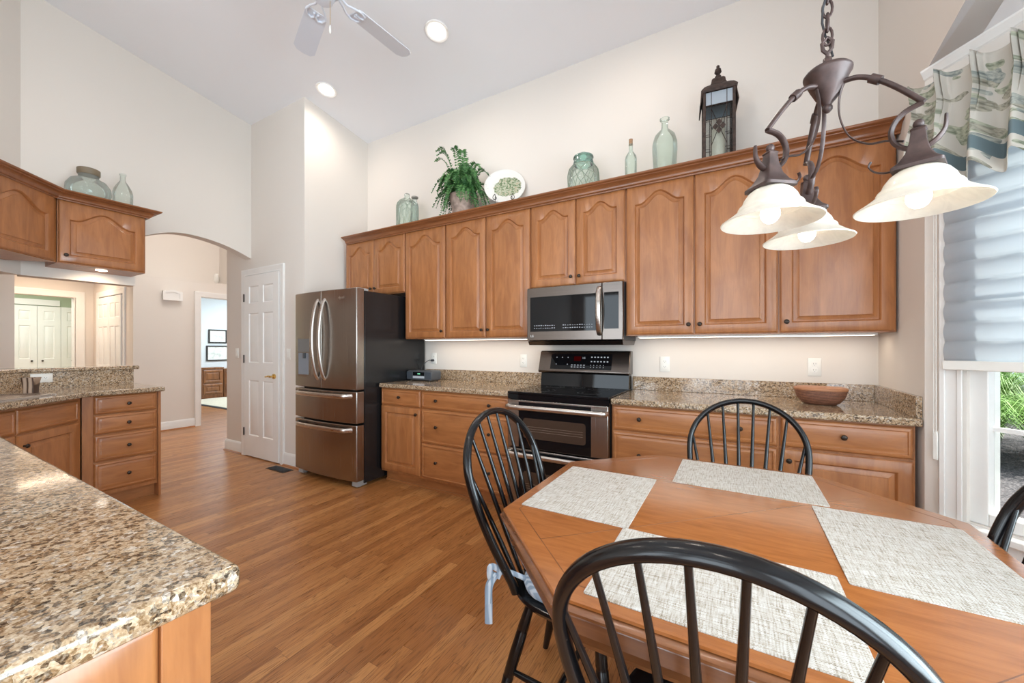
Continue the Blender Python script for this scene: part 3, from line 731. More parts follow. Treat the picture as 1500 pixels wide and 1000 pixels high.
# base cabinets
BF = -0.615      # face plane of the boxes (doors in front)
def base_box(th, w, h0=0.105, top=0.874, depth=0.61):
    bm = B(); box(bm, 0.0006, w - 0.0006, 0.0, depth - 0.002, h0, top); obj('body', bm, WOODV, th)
    bm = B(); box(bm, 0.0006, w - 0.0006, 0.062, 0.08, 0.0, h0); box(bm, 0.0006, w - 0.0006, 0.052, 0.062, 0.0, 0.018); obj('toe_kick', bm, WOODH, th)
th = thing('base_cabinet', 'narrow wooden base cabinet with one drawer and one door beside the refrigerator', 'cabinet', (-2.850, BF, 0), 0, 'base cabinets along the back wall')
base_box(th, 0.496)
c_drawer(th, 0.008, 0.720, 0.480, 0.145, [(0.24, 0.078)]); c_door(th, 0.008, 0.125, 0.480, 0.586, 0.0, (0.445, 0.535))
th = thing('base_cabinet', 'wide wooden three-drawer base cabinet left of the range', 'cabinet', (-2.354, BF, 0), 0, 'base cabinets along the back wall')
base_box(th, 0.892)
for z, h in ((0.720, 0.145), (0.424, 0.287), (0.122, 0.294)): c_drawer(th, 0.007, z, 0.876, h, [(0.175, h * 0.52), (0.708, h * 0.52)])
th = thing('base_cabinet', 'wide wooden drawer base cabinet right of the range behind the far chair', 'cabinet', (-0.698, BF, 0), 0, 'base cabinets along the back wall')
base_box(th, 0.905)
for z, h in ((0.712, 0.155), (0.417, 0.287), (0.122, 0.287)): c_drawer(th, 0.007, z, 0.890, h, [(0.172, h * 0.52), (0.716, h * 0.52)])
th = thing('base_cabinet', 'wooden base cabinet with a drawer over a door at the window end', 'cabinet', (0.207, BF, 0), 0, 'base cabinets along the back wall')
base_box(th, 0.530)
c_drawer(th, 0.006, 0.715, 0.516, 0.152, [(0.258, 0.08)]); c_door(th, 0.006, 0.122, 0.516, 0.583, 0.0, (0.034, 0.525))

# worktops
def worktop(name, label, poly, z0=0.876, z1=0.914, cat='countertop'):
    bm = B(); prism(bm, poly, z0, z1); o = obj(name, bm, GRAN, None, smooth=30, bevel=0.009, bseg=3); return tag(o, label, cat)
def splash_part(parent, b):
    bm = B(); box(bm, *b); return obj('backsplash', bm, GRAN, parent, bevel=0.002)
w = worktop('countertop', 'speckled brown granite countertop between the refrigerator and the range', [(-2.848, -0.655), (-1.463, -0.655), (-1.463, -0.001), (-2.848, -0.001)])
splash_part(w, (-2.848, -1.463, -0.0205, -0.0008, 0.9142, 1.016))
w = worktop('countertop', 'speckled brown granite countertop right of the range with the basket on it', [(-0.697, -0.655), (0.7535, -0.655), (0.7535, -0.001), (-0.697, -0.001)])
splash_part(w, (-0.697, 0.732, -0.0205, -0.0008, 0.9142, 1.016)); splash_part(w, (0.732, 0.7538, -0.640, -0.0008, 0.9142, 1.016))

# left peninsula: drawer stack, sink base, countertop, raised bar
th = thing('base_cabinet', 'narrow wooden four-drawer base cabinet at the end of the sink counter', 'cabinet', (-4.222, -2.235, 0), PI / 2)
bm = B(); box(bm, 0.0, 0.435, 0.0, 0.56, 0.105, 0.874); obj('body', bm, WOODV, th)
pbox('end_panel', WOODV, th, 0.4355, 0.453, -0.022, 0.56, 0.0, 0.874, bevel=0.002)
pbox('toe_kick', WOODH, th, 0.0, 0.435, 0.06, 0.08, 0, 0.105)
for z, h in ((0.730, 0.140), (0.578, 0.145), (0.370, 0.200), (0.135, 0.225)): c_drawer(th, 0.058, z, 0.370, h, [(0.193, h * 0.5)])
th = thing('sink_cabinet', 'angled wooden sink base cabinet with false drawer fronts and two doors', 'cabinet', (-4.222 + 1.05 * S2 + 0.015, -2.235 - 1.05 * S2 - 0.012, 0), 3 * PI / 4)
bm = B(); box(bm, 0.0, 1.05, 0.0, 0.54, 0.105, 0.68); box(bm, 0, 1.05, 0, 0.03, 0.68, 0.874); obj('body', bm, WOODV, th)
pbox('toe_kick', WOODH, th, 0.0, 1.03, 0.06, 0.08, 0, 0.105)
for x in (0.075, 0.55):
    c_drawer(th, x, 0.705, 0.465, 0.150)
    c_door(th, x, 0.125, 0.465, 0.57, 0.0, ((0.43 if x < 0.3 else 0.035), 0.5))
cw = worktop('countertop', 'granite sink countertop along the raised bar with an angled bend',
        [(-4.165, -1.765), (-4.79, -1.765), (-4.79, -2.44), (-3.83, -3.40), (-3.39, -2.96), (-4.165, -2.19 - 0.0)], cat='countertop')
# granite splash on the half wall
bm = B(); sweep_profile(bm, [(A, -1.787), (A, -2.435), (A + 1.3 * S2, -2.435 - 1.3 * S2)], [(0.0, 0.9142), (-0.0, 1.045), (-0.016, 1.045), (-0.016, 0.9142)])
o = obj('backsplash', bm, GRAN, cw, smooth=20)
bm = B(); sweep_profile(bm, [(A + 0.03, -1.750), (A + 0.03, -2.447), (A + 0.03 + 1.3 * S2, -2.447 - 1.3 * S2)], [(0.0, 1.0455), (0.0, 1.077), (0.32, 1.077), (0.32, 1.0455)])
o = obj('bar_top', bm, GRAN, None, smooth=20, bevel=0.008); tag(o, 'raised granite bar ledge above the sink counter', 'countertop')
# sink set in the counter
sk = thing('sink', 'stainless steel sink rim set in the angled granite counter', 'sink', (-4.06, -2.76, 0.914), 3 * PI / 4)
bm = B()
def rrect(hx, hy, r, z, n=5):
    pts = []
    for cx, cy, a0 in ((hx - r, hy - r, 0), (-hx + r, hy - r, 90), (-hx + r, -hy + r, 180), (hx - r, -hy + r, 270)):
        for k in range(n + 1):
            a = math.radians(a0 + 90 * k / n); pts.append((cx + r * math.cos(a), cy + r * math.sin(a), z))
    return pts
rings_loft(bm, [rrect(0.35, 0.225, 0.05, 0.0005), rrect(0.348, 0.223, 0.05, 0.008), rrect(0.325, 0.20, 0.05, 0.009), rrect(0.318, 0.193, 0.05, 0.002), rrect(0.31, 0.186, 0.05, 0.0012)], True, True); obj('rim', bm, BRIGHT, sk, smooth=60)
# tumbler and outlet by the sink
cpm = NT('stone_tumbler'); v = cpm.coord(); wv = cpm.n('ShaderNodeTexWave', wave_type='BANDS', bands_direction='X'); cpm.set(wv.inputs['Vector'], v); wv.inputs['Scale'].default_value = 8; wv.inputs['Distortion'].default_value = 1.5
cpm.bsdf(Base_Color=cpm.ramp(wv.outputs['Fac'], [(0.1, (0.06, 0.03, 0.02)), (0.25, (0.34, 0.23, 0.16)), (0.8, (0.46, 0.34, 0.26))]), Roughness=0.3)
bm = B(); hs = [0.040, 0.0415, 0.046, 0.054]
rings = [[(x, y, z) for x, y, _ in rrect(h, h, 0.008, 0)] for h, z in zip(hs, (0, 0.05, 0.09, 0.125))] + [[(x, y, z) for x, y, _ in rrect(h, h, 0.007, 0)] for h, z in ((0.049, 0.125), (0.037, 0.02))]
rings_loft(bm, rings, True, True)
o = obj('tumbler', bm, cpm.m, None, loc=(-4.42, -2.445, 0.9143), rot=(0, 0, 0.9), smooth=40); o.scale = (0.72, 0.72, 0.9); tag(o, 'brown striped square tumbler standing by the sink', 'cup')

# upper cabinets over the bar: one along the wall, one angled
th = thing('wall_cabinet', 'short wooden wall cabinet with one arched door hung over the raised bar', 'cabinet', (-4.47, -2.312, 1.845), PI / 2)
bm = B(); box(bm, 0.0, 0.51, 0.0, 0.332, 0.045, 0.54); obj('body', bm, WOODV, th)
c_door(th, 0.006, 0.052, 0.495, 0.476, 0.085, (0.035, 0.055))
bm = B(); cyl(bm, (0.27, 0.13, 0.0395), 0.035, 0.005, 20); obj('puck_light', bm, bpy.data.materials['warm_lens'], th)
th = thing('wall_cabinet', 'angled wooden wall cabinet with an arched door at the left edge', 'cabinet', (-4.47 + 0.62 * S2, -2.314 - 0.62 * S2, 1.845), 3 * PI / 4)
bm = B(); box(bm, 0.0, 0.617, 0.0, 0.30, 0.045, 0.54); obj('body', bm, WOODV, th)
c_door(th, 0.03, 0.052, 0.55, 0.476, 0.085, (0.03, 0.055))
LC = [(o, z) for o, z in CROWN]
bm = B(); sweep_profile(bm, [(-4.80, -1.795), (-4.447, -1.795), (-4.447, -2.322), (-4.447 + 1.2 * S2, -2.322 - 1.2 * S2)][::-1], [(o, z) for o, z in CROWN])
o = obj('crown_moulding', bm, CROWNM, None, smooth=25); tag(o, 'wooden crown moulding with a bend on the cabinets over the bar', 'moulding')
bm = B(); prism(bm, [(-4.80, -1.80), (-4.455, -1.80), (-4.455, -2.32), (-4.455 + 0.62 * S2, -2.32 - 0.62 * S2), (-4.67 + 0.62 * S2, -2.54 - 0.62 * S2), (-4.795, -2.42)], UT + 0.001, UT + 0.03)
o = obj('cabinet_top', bm, WOODH, None); tag(o, 'flat wooden top board over the bar cabinets carrying two jars', 'board')

# island in the foreground
th = thing('island_cabinet', 'wooden island cabinet with a raised end panel under the foreground granite', 'cabinet', (-0.690, -2.868, 0), PI / 2)
bm = B(); box(bm, -1.6, 0.0, 0.0, 1.90, 0.0, 0.874); obj('body', bm, WOODV, th)
bm = B(); box(bm, -0.058, 0.0, -0.018, -0.0004, 0.0, 0.874); obj('corner_post', bm, WOODV, th, bevel=0.0015)
o = obj('end_panel', door_mesh(1.55, 0.87, 0.0, fw=0.085, t=0.018), WOODV, th, loc=(-1.6085, -0.0004, 0.002), smooth=30)
o = worktop('countertop', 'large speckled granite island countertop in the left foreground', [(-0.651, -2.836), (-0.651, -4.6), (-2.62, -4.6), (-2.62, -2.836)], 0.874, 0.914)
o.modifiers['bevel'].width = 0.011

# ------------------------------------------------------------------ refrigerator
fr = thing('refrigerator', 'tall dark stainless french-door refrigerator with black sides', 'refrigerator', (-3.775, -0.06, 0))
FW = 0.91
bm = B(); box(bm, 0.004, FW - 0.004, -0.735, 0.04, 0.03, 1.752); obj('body', bm, BLACKP, fr, bevel=0.004)
def fr_front(bm, x0, x1, z0, z1, yb=-0.742, ye=-0.822, bulge=0.030):
    n = 18; front = []
    for i in range(n + 1):
        x = x0 + (x1 - x0) * i / n; u = (x / FW) * 2 - 1
        front.append((x, ye - bulge * (1 - u * u)))
    # rounded outer corners
    poly = [(x1, yb), (x0, yb)] + front
    prism(bm, poly, z0, z1)
def fr_y(x, ye=-0.822, bulge=0.030): u = (x / FW) * 2 - 1; return ye - bulge * (1 - u * u)
FH = FW / 2
for nm, x0, x1 in (('left_door', 0.0, FH - 0.002), ('right_door', FH + 0.002, FW)):
    bm = B(); fr_front(bm, x0, x1, 0.868, 1.768); obj('door', bm, STEELV, fr, smooth=30, bevel=0.006, bseg=3)
for z0, z1, hz in ((0.572, 0.852, 0.812), (0.062, 0.556, 0.512)):
    bm = B(); fr_front(bm, 0.0, FW, z0, z1); dr = obj('drawer', bm, STEELV, fr, smooth=30, bevel=0.006, bseg=3)
    bm = B(); pts = []
    for i in range(21):
        x = 0.055 + (FW - 0.11) * i / 20; e = min(1, min(i, 20 - i) / 1.2); pts.append((x, fr_y(x) + 0.006 - 0.052 * e, hz))
    tube(bm, pts, 0.020, 10, flat=(1.0, 0.45), up=(0, 0, 1)); obj('handle', bm, BRIGHT, dr, smooth=60)
for sx, bowdir in ((FH - 0.050, -1), (FH + 0.046, 1)):
    bm = B(); pts = []
    for i in range(25):
        t_ = i / 24; z = 0.945 + 0.745 * t_; b = math.sin(PI * t_)
        pts.append((sx + 0.004 * bowdir - bowdir * 0.030 * b * 0 , fr_y(sx) + 0.008 - 0.070 * b ** 0.55, z))
    tube(bm, pts, 0.019, 10, flat=(0.55, 1.0), up=(0, -1, 0)); h = obj('handle', bm, BRIGHT, fr, smooth=60)
# water dispenser
bm = B(); yy = fr_y(0.17)
box(bm, 0.075, 0.315, yy - 0.004, yy + 0.02, 0.965, 1.335); dsp = obj('dispenser', bm, STEEL, fr, bevel=0.004)
pbox('control_panel', plain('panel_grey', (0.16, 0.155, 0.15), 0.3), dsp, 0.083, 0.307, yy - 0.0065, yy - 0.004, 1.20, 1.325)
pbox('recess', plain('recess_grey', (0.20, 0.22, 0.25), 0.25), dsp, 0.09, 0.30, yy - 0.006, yy - 0.004, 0.985, 1.19)
bm = B(); cyl(bm, (0.195, yy - 0.012, 1.14), 0.014, 0.05, 12); obj('nozzle', bm, DARKP, dsp)
bm = B()
for x0, x1 in ((0.02, 0.10), (FW - 0.10, FW - 0.02)): box(bm, x0, x1, -0.80, -0.68, 1.753, 1.775)
obj('hinge_cover', bm, plain('hinge_grey', (0.42, 0.41, 0.40), 0.4), fr, bevel=0.004)
for x0 in (0.02, FW - 0.09):
    bm = B(); box(bm, x0, x0 + 0.07, -0.80, -0.70, 0.012, 0.060); cyl(bm, (x0 + 0.035, -0.75, 0), 0.018, 0.012, 12); obj('foot', bm, plain('foot_grey', (0.36, 0.35, 0.34), 0.4), fr)
text_obj('logo', 'Whirlpool', 0.036, BRIGHT, fr, (0.70, fr_y(0.70) - 0.0004, 1.69), (PI / 2, 0, -0.035))

# ------------------------------------------------------------------ microwave
mw = thing('microwave', 'dark stainless over-the-range microwave with a curved handle', 'microwave', (-1.432, -0.40, 1.262))
MW = 0.754
bm = B(); box(bm, 0, MW, 0.025, 0.398, 0.035, 0.450); obj('body', bm, DARKP, mw, bevel=0.003)
bm = B(); prism_x(bm, [(0.0, 0.03), (0.02, 0.0), (0.36, 0.0), (0.396, 0.034), (0.03, 0.034)], 0.004, MW - 0.004); obj('vent_base', bm, DSTEEL, mw)
bm = B(); box(bm, 0, 0.605, -0.012, 0.024, 0.036, 0.448); d = obj('door', bm, DSTEEL, mw, bevel=0.004)
pbox('window', BLACKG, d, 0.030, 0.585, -0.0145, -0.012, 0.105, 0.375)
bm = B(); box(bm, 0.607, MW, -0.012, 0.024, 0.036, 0.448); p = obj('control_panel', bm, DSTEEL, mw, bevel=0.004)
pbox('glass', BLACKG, p, 0.622, 0.725, -0.0145, -0.012, 0.115, 0.375)
bm = B(); pts = [(0.588 + 0.004 * math.sin(PI * i / 20), -0.008 - 0.058 * math.sin(PI * i / 20) ** 0.6, 0.072 + 0.345 * i / 20) for i in range(21)]
tube(bm, pts, 0.019, 10, flat=(0.45, 1.0), up=(0, -1, 0)); obj('handle', bm, BRIGHT, d, smooth=60)
LED = emit('legend_white', (0.85, 0.9, 1.0), 0.55)
bm = B(); rnd = random.Random(3)
for row in range(2):
    for k in range(26):
        x = 0.065 + k * 0.0185
        if k in (10, 11, 12): continue
        box(bm, x, x + rnd.uniform(0.006, 0.012), -0.0150, -0.0145, 0.128 + row * 0.020, 0.131 + row * 0.020 + rnd.uniform(0, 0.004))
obj('button_legends', bm, LED, d)
text_obj('logo', 'LG', 0.024, plain('logo_grey', (0.75, 0.74, 0.72), 0.4), d, (0.045, -0.0125, 0.070), (PI / 2, 0, 0))

# ------------------------------------------------------------------ range
rg = thing('range', 'dark stainless electric range with black glass top and double oven', 'range', (-1.460, -0.64, 0))
RW = 0.760
bm = B(); box(bm, 0.004, RW - 0.004, 0.02, 0.635, 0.012, 0.900); obj('body', bm, BLACKP, rg)
bm = B(); box(bm, 0.0, RW, -0.03, 0.60, 0.902, 0.922); ct = obj('cooktop', bm, BLACKG, rg, bevel=0.005)
bm = B()
for cx, cy, r in ((0.19, 0.14, 0.11), (0.57, 0.14, 0.085), (0.19, 0.42, 0.075), (0.57, 0.42, 0.10), (0.38, 0.45, 0.05)):
    for rr in (r, r * 0.62):
        lathe(bm, [(rr, 0.9222), (rr - 0.002, 0.9224)], 36, (cx, cy, 0))
obj('burner_marks', bm, plain('burner_grey', (0.10, 0.10, 0.10), 0.3), ct)
bm = B(); prism_x(bm, [(0.52, 0.922), (0.535, 1.04), (0.615, 1.04), (0.615, 0.922)], 0.010, RW - 0.006); obj('vent_riser', bm, BLACKG, rg)
bm = B(); prism_x(bm, [(0.50, 1.030), (0.492, 1.045), (0.545, 1.205), (0.56, 1.215), (0.618, 1.215), (0.618, 1.030)], -0.004, RW + 0.004); bg = obj('backguard', bm, DSTEEL, rg, bevel=0.006)
# panel lies on the tilted face
def bgp(x, h, off=0.0006):
    t_ = h; y = 0.492 + (0.545 - 0.492) * t_; z = 1.045 + 0.160 * t_; n = Vector((0, -0.949, 0.3145)); return Vector((x, y, z)) + n * off
def bg_quad(bm, x0, x1, h0, h1, off=0.0006, th=0.001):
    a = [tuple(bgp(x, h, off)) for x, h in ((x0, h0), (x1, h0), (x1, h1), (x0, h1))]; b = [tuple(bgp(x, h, off + th)) for x, h in ((x0, h0), (x1, h0), (x1, h1), (x0, h1))]
    rings_loft(bm, [a, b], True, True)
bm = B(); bg_quad(bm, 0.105, 0.625, 0.12, 0.90); cp = obj('control_panel', bm, BLACKG, bg)
bm = B()
for k in range(6):
    for row in (0.72, 0.50): bg_quad(bm, 0.455 + k * 0.026, 0.467 + k * 0.026, row, row + 0.05, 0.0018, 0.0004)
for k in range(5):
    bg_quad(bm, 0.455 + k * 0.026, 0.459 + k * 0.026, 0.32, 0.36, 0.0018, 0.0004); bg_quad(bm, 0.455 + k * 0.026, 0.459 + k * 0.026, 0.22, 0.26, 0.0018, 0.0004)
for k in range(5): 
    for row in (0.32, 0.22): bg_quad(bm, 0.29 + k * 0.026, 0.304 + k * 0.026, row, row + 0.035, 0.0018, 0.0004)
for x, h in ((0.14, 0.7), (0.19, 0.7), (0.24, 0.7), (0.14, 0.35), (0.24, 0.35)): bg_quad(bm, x + 0.014, x + 0.020, h, h + 0.04, 0.0018, 0.0004)
obj('button_legends', bm, LED, cp)
bm = B(); bg_quad(bm, 0.31, 0.37, 0.55, 0.78, 0.0018, 0.0004); obj('clock_display', bm, emit('red_display', (0.25, 0.01, 0.01), 0.14), cp)
text_obj('logo', 'LG', 0.020, LED, cp, tuple(bgp(0.395, 0.70, 0.002)), (math.radians(71.7), 0, 0))
def oven_door(z0, z1, win, hz):
    bm = B(); box(bm, 0.006, RW - 0.006, -0.035, 0.018, z0, z1); d = obj('oven_door', bm, STEELV, rg, bevel=0.005)
    g = pbox('door_glass', BLACKG, d, 0.098, 0.640, -0.0375, -0.035, z0 + 0.004, z1 - 0.012)
    bm = B(); rg_ = [[(x + 0.37, -0.0385, z + win[2]) for x, z, _ in rrect(win[0], win[1], 0.02, 0)], [(x + 0.37, -0.0376, z + win[2]) for x, z, _ in rrect(win[0] , win[1] , 0.02, 0)]]
    rings_loft(bm, rg_, True, True); obj('window', bm, plain('oven_window', (0.055, 0.034, 0.024), 0.08), g)
    if win[1] > 0.03:
        bm = B()
        for k in range(3): box(bm, 0.37 - win[0] + 0.02, 0.37 + win[0] - 0.02, -0.0389, -0.0386, win[2] - 0.02 + k * 0.016, win[2] - 0.0188 + k * 0.016)
        obj('rack', bm, plain('rack_grey', (0.30, 0.22, 0.17), 0.4), g)
    bm = B(); pts = [(0.012, -0.03, hz), (0.016, -0.075, hz), (0.03, -0.082, hz)] + [(0.06 + 0.64 * i / 8, -0.083, hz) for i in range(9)] + [(0.73, -0.082, hz), (0.744, -0.075, hz), (0.748, -0.03, hz)]
    tube(bm, pts, 0.017, 10, flat=(1.0, 0.5), up=(0, 0, 1)); obj('handle', bm, BRIGHT, d, smooth=60)
pbox('front_trim', BLACKG, rg, 0.003, RW - 0.003, -0.028, 0.02, 0.866, 0.901)
oven_door(0.520, 0.862, (0.235, 0.072, 0.665), 0.815)
oven_door(0.060, 0.510, (0.235, 0.10, 0.255), 0.478)
for x in (0.05, RW - 0.05):
    for y in (0.06, 0.56):
        bm = B(); cyl(bm, (x, y, 0), 0.02, 0.012, 10); obj('foot', bm, DARKP, rg)

# ------------------------------------------------------------------ wall plates, vents, small fixtures
def plate(name, label, cat, loc, rz, kind, w=0.07, h=0.115, horizontal=False):
    th = thing(name, label, cat, loc, rz)
    bm = B(); rings_loft(bm, [[(x, 0, z) for x, z in ((-w / 2, -h / 2), (w / 2, -h / 2), (w / 2, h / 2), (-w / 2, h / 2))], [(x, -0.004, z) for x, z in ((-w / 2, -h / 2), (w / 2, -h / 2), (w / 2, h / 2), (-w / 2, h / 2))],
                              [(x, -0.006, z) for x, z in ((-w / 2 + 0.003, -h / 2 + 0.003), (w / 2 - 0.003, -h / 2 + 0.003), (w / 2 - 0.003, h / 2 - 0.003), (-w / 2 + 0.003, h / 2 - 0.003))]], True, True); obj('cover_plate', bm, WHITEP, th)
    if kind == 'outlet':
        for s in (-1, 1):
            c = (s * 0.02, 0) if horizontal else (0, s * 0.02)
            bm = B(); rings_loft(bm, [[(c[0] + x, -0.006, c[1] + z) for x, z, _ in rrect(0.0165, 0.0145, 0.008, 0)], [(c[0] + x, -0.0085, c[1] + z) for x, z, _ in rrect(0.016, 0.014, 0.008, 0)]], True, True); so = obj('socket', bm, WHITEP, th)
            bm = B()
            for dx, hh in ((-0.006, 0.004), (0.006, 0.0035)): box(bm, c[0] + dx - 0.001, c[0] + dx + 0.001, -0.0089, -0.0085, c[1] - hh + 0.002, c[1] + hh + 0.002)
            cyl(bm, (c[0], -0.0089, c[1] - 0.007), 0.002, 0.0004, 8, 'y'); obj('slots', bm, SLOT, so)
    else:
        bm = B(); box(bm, -0.0165, 0.0165, -0.009, -0.006, -0.033, 0.033); obj('rocker', bm, WHITEP, th, bevel=0.002)
    return th
plate('wall_outlet', 'white wall outlet behind the small radio with a black plug in it', 'outlet', (-2.755, -0.0006, 1.128), 0, 'outlet')
plate('wall_outlet', 'white wall outlet just left of the range', 'outlet', (-1.683, -0.0006, 1.123), 0, 'outlet')
plate('wall_outlet', 'white wall outlet just right of the range', 'outlet', (-0.462, -0.0006, 1.117), 0, 'outlet')
plate('wall_outlet', 'white wall outlet above the woven basket', 'outlet', (0.446, -0.0006, 1.117), 0, 'outlet')
plate('light_switch', 'white light switch on the wall left of the pantry door', 'switch', (-5.11, PY - 0.0006, 1.176), 0, 'switch')
plate('light_switch', 'white light switch between the pantry door and the refrigerator', 'switch', (-4.060, PY - 0.0006, 1.172), 0, 'switch')
plate('wall_outlet', 'white sideways outlet on the granite splash behind the tumbler', 'outlet', (A + 0.0168, -2.333, 1.000), PI / 2, 'outlet', 0.115, 0.07, True)
# floor register
th = thing('floor_vent', 'dark metal floor register in front of the pantry wall', 'vent', (-4.03, -0.895, 0))
pbox('frame', BRONZE, th, -0.155, 0.155, -0.055, 0.055, 0.0005, 0.004)
bm = B()
for k in range(18): box(bm, -0.137 + k * 0.0155, -0.130 + k * 0.0155, -0.04, 0.04, 0.004, 0.0075)
obj('louvres', bm, DARKP, th)
# door chime
th = thing('door_chime', 'white arched door chime box high on the hall wall', 'chime', (HX + 0.0006, -0.627, 1.955), PI / 2)
bm = B(); box(bm, -0.112, 0.112, -0.05, 0, 0, 0.135); bd = obj('body', bm, WHITEP, th, bevel=0.004)
bm = B(); fr_ = [(x * 0.118, z) for x, z in ((-1, -0.004), (1, -0.004), (1, 0.128), (0.8, 0.130), (0.5, 0.140), (0.2, 0.150), (0, 0.152), (-0.2, 0.150), (-0.5, 0.140), (-0.8, 0.130), (-1, 0.128))]
inn = [(x * 0.72, 0.066 + (z - 0.066) * 0.62) for x, z in fr_]
rings_loft(bm, [[(x, -0.05, z) for x, z in fr_], [(x, -0.058, z) for x, z in fr_], [(x, -0.058, z) for x, z in inn], [(x, -0.052, z) for x, z in inn]], True, True); obj('front_cover', bm, TRIM, th)
# motion sensor
th = thing('motion_sensor', 'small white motion sensor up in the hall corner above the doorway', 'sensor', (-7.94, 0.19, 2.47), PI / 4)
bm = B(); prof = [(0.02, -0.10), (0.04, -0.07), (0.045, 0.0), (0.04, 0.06), (0.02, 0.08)]; lathe(bm, prof, 16, (0, 0, 0), True, True); obj('housing', bm, WHITEP, th)
bm = B(); box(bm, -0.02, 0.02, 0.0, 0.06, -0.03, 0.03); obj('bracket', bm, WHITEP, th)
# recessed ceiling lights
LENS = emit('can_lens', (1.0, 0.93, 0.84), 9.0)
tilt = -math.atan(0.155)
for i, (x, y) in enumerate(CANS):
    if i not in (0, 1, 2): continue
    lab = ('round recessed ceiling light nearest the pantry wall', 'round recessed ceiling light beside the fan blade tip', 'round recessed ceiling light over the right run of cabinets')[i]
    if i == 2: continue
    th = thing('recessed_light', lab, 'ceiling light', (x, y, ceil_z(y) - 0.002)); th.rotation_euler = (-math.atan(0.155), 0, 0)
    bm = B(); lathe(bm, [(0.098, 0.0), (0.094, -0.010), (0.074, -0.006), (0.070, -0.0005), (0.072, 0.0)], 36); obj('trim_ring', bm, TRIM, th, smooth=60)
    bm = B(); lathe(bm, [(0.068, -0.002), (0.05, -0.010), (0.001, -0.014)], 28); obj('lens', bm, LENS, th, smooth=60)

# ------------------------------------------------------------------ ceiling fan
fan = thing('ceiling_fan', 'white ceiling fan with flat blades hanging from the vaulted ceiling', 'fan', (-2.15, -1.68, 3.39))
FANW = plain('fan_white', (0.70, 0.725, 0.79), 0.35, var=0.01)
bm = B(); cyl(bm, (0, 0, 0.16), 0.013, ceil_z(-1.68) - 3.39 - 0.16 - 0.03, 12); obj('downrod', bm, FANW, fan)
bm = B(); lathe(bm, [(0.065, ceil_z(-1.68) - 3.39 - 0.01), (0.06, ceil_z(-1.68) - 3.39 - 0.05), (0.02, ceil_z(-1.68) - 3.39 - 0.08)], 24, cap0=True, cap1=True); obj('canopy', bm, FANW, fan)
bm = B(); lathe(bm, [(0.02, 0.18), (0.07, 0.165), (0.115, 0.12), (0.12, 0.06), (0.10, 0.025), (0.07, 0.01), (0.06, -0.03), (0.05, -0.055), (0.01, -0.06)], 32, cap0=True, cap1=True); obj('motor_housing', bm, FANW, fan)
a0 = math.atan2(-1.436 + 1.68, -2.763 + 2.15)
for k in range(5):
    a = a0 - k * 2 * PI / 5
    m = Matrix.Rotation(a, 4, 'Z') @ Matrix.Rotation(math.radians(10), 4, 'X')
    bm = B()
    out = [(0.20, -0.058), (0.215, -0.064), (0.60, -0.070), (0.635, -0.045), (0.645, 0.0), (0.635, 0.045), (0.60, 0.070), (0.215, 0.064), (0.20, 0.058)]
    prism(bm, out, 0.012, 0.018); bmesh.ops.transform(bm, matrix=m, verts=bm.verts); bl_ = obj('blade', bm, FANW, fan)
    bm = B()
    for s in (-1, 1):
        tube(bm, [(0.10, 0.012 * s, 0.03), (0.14, 0.02 * s, 0.012), (0.175, 0.045 * s, 0.008), (0.215, 0.058 * s, 0.007), (0.25, 0.045 * s, 0.007), (0.262, 0.02 * s, 0.007), (0.24, 0.004 * s, 0.007), (0.21, 0.012 * s, 0.007)], 0.007, 8)
    bmesh.ops.transform(bm, matrix=m, verts=bm.verts); obj('blade_iron', bm, FANW, bl_)
bm = B(); tube(bm, [(0.03, 0.02, -0.055), (0.03, 0.02, -0.22)], 0.0015, 6); pc = obj('pull_chain', bm, BRASS, fan)
bm = B(); lathe(bm, [(0.002, -0.20), (0.006, -0.212), (0.007, -0.24), (0.003, -0.252)], 10, (0.03, 0.02, 0), True, True); obj('pull_knob', bm, WHITEP, pc)

# ------------------------------------------------------------------ chandelier
CH = (0.208, -1.866)
ch = thing('chandelier', 'bronze three-arm chandelier with frosted bell shades over the table', 'chandelier', (CH[0], CH[1], 1.583))
RUST = plain('rust_bronze', (0.075, 0.047, 0.042), 0.42, metal=0.35, var=0.3, vscale=40)
SHADE = translucent('alabaster_glass', (0.88, 0.83, 0.75), (0.95, 0.90, 0.80), 0.35, 0.25, veins=True)
BULB = emit('bulb_glow', (1.0, 0.92, 0.80), 6.0)
bm = B(); lathe(bm, [(0.004, 0.412), (0.009, 0.408), (0.011, 0.390), (0.018, 0.386), (0.046, 0.376), (0.0515, 0.369), (0.051, 0.364), (0.045, 0.354), (0.037, 0.334), (0.025, 0.308), (0.011, 0.291), (0.0085, 0.286), (0.011, 0.281), (0.011, 0.275), (0.005, 0.268), (0.001, 0.266)], 32); obj('hub', bm, RUST, ch, smooth=50)
bm = B(); tube(bm, [(0, 0, 0.405), (0.0, 0, 0.42), (0.009, 0, 0.432), (0.011, 0, 0.45), (0, 0, 0.462), (-0.011, 0, 0.45), (-0.009, 0, 0.432), (0, 0, 0.42)], 0.0045, 8); obj('loop', bm, RUST, ch)
ztopc = ceil_z(CH[1]) - 1.583
bm = B(); z = 0.455; k = 0
while z < ztopc - 0.06:
    pts = []
    for i in range(14):
        a = 2 * PI * i / 14; lx, lz = 0.010 * math.cos(a), 0.023 * math.sin(a)
        pts.append((lx if k % 2 == 0 else 0, 0 if k % 2 == 0 else lx, z + lz + 0.01))
    tube(bm, pts, 0.0032, 7, closed=True); z += 0.036; k += 1
obj('chain', bm, RUST, ch)
bm = B(); tube(bm, [(0.011 * math.cos(i * 0.9), 0.011 * math.sin(i * 0.9), 0.41 + i * (ztopc - 0.43) / 60) for i in range(61)], 0.0028, 6); obj('cord', bm, DARKP, ch)
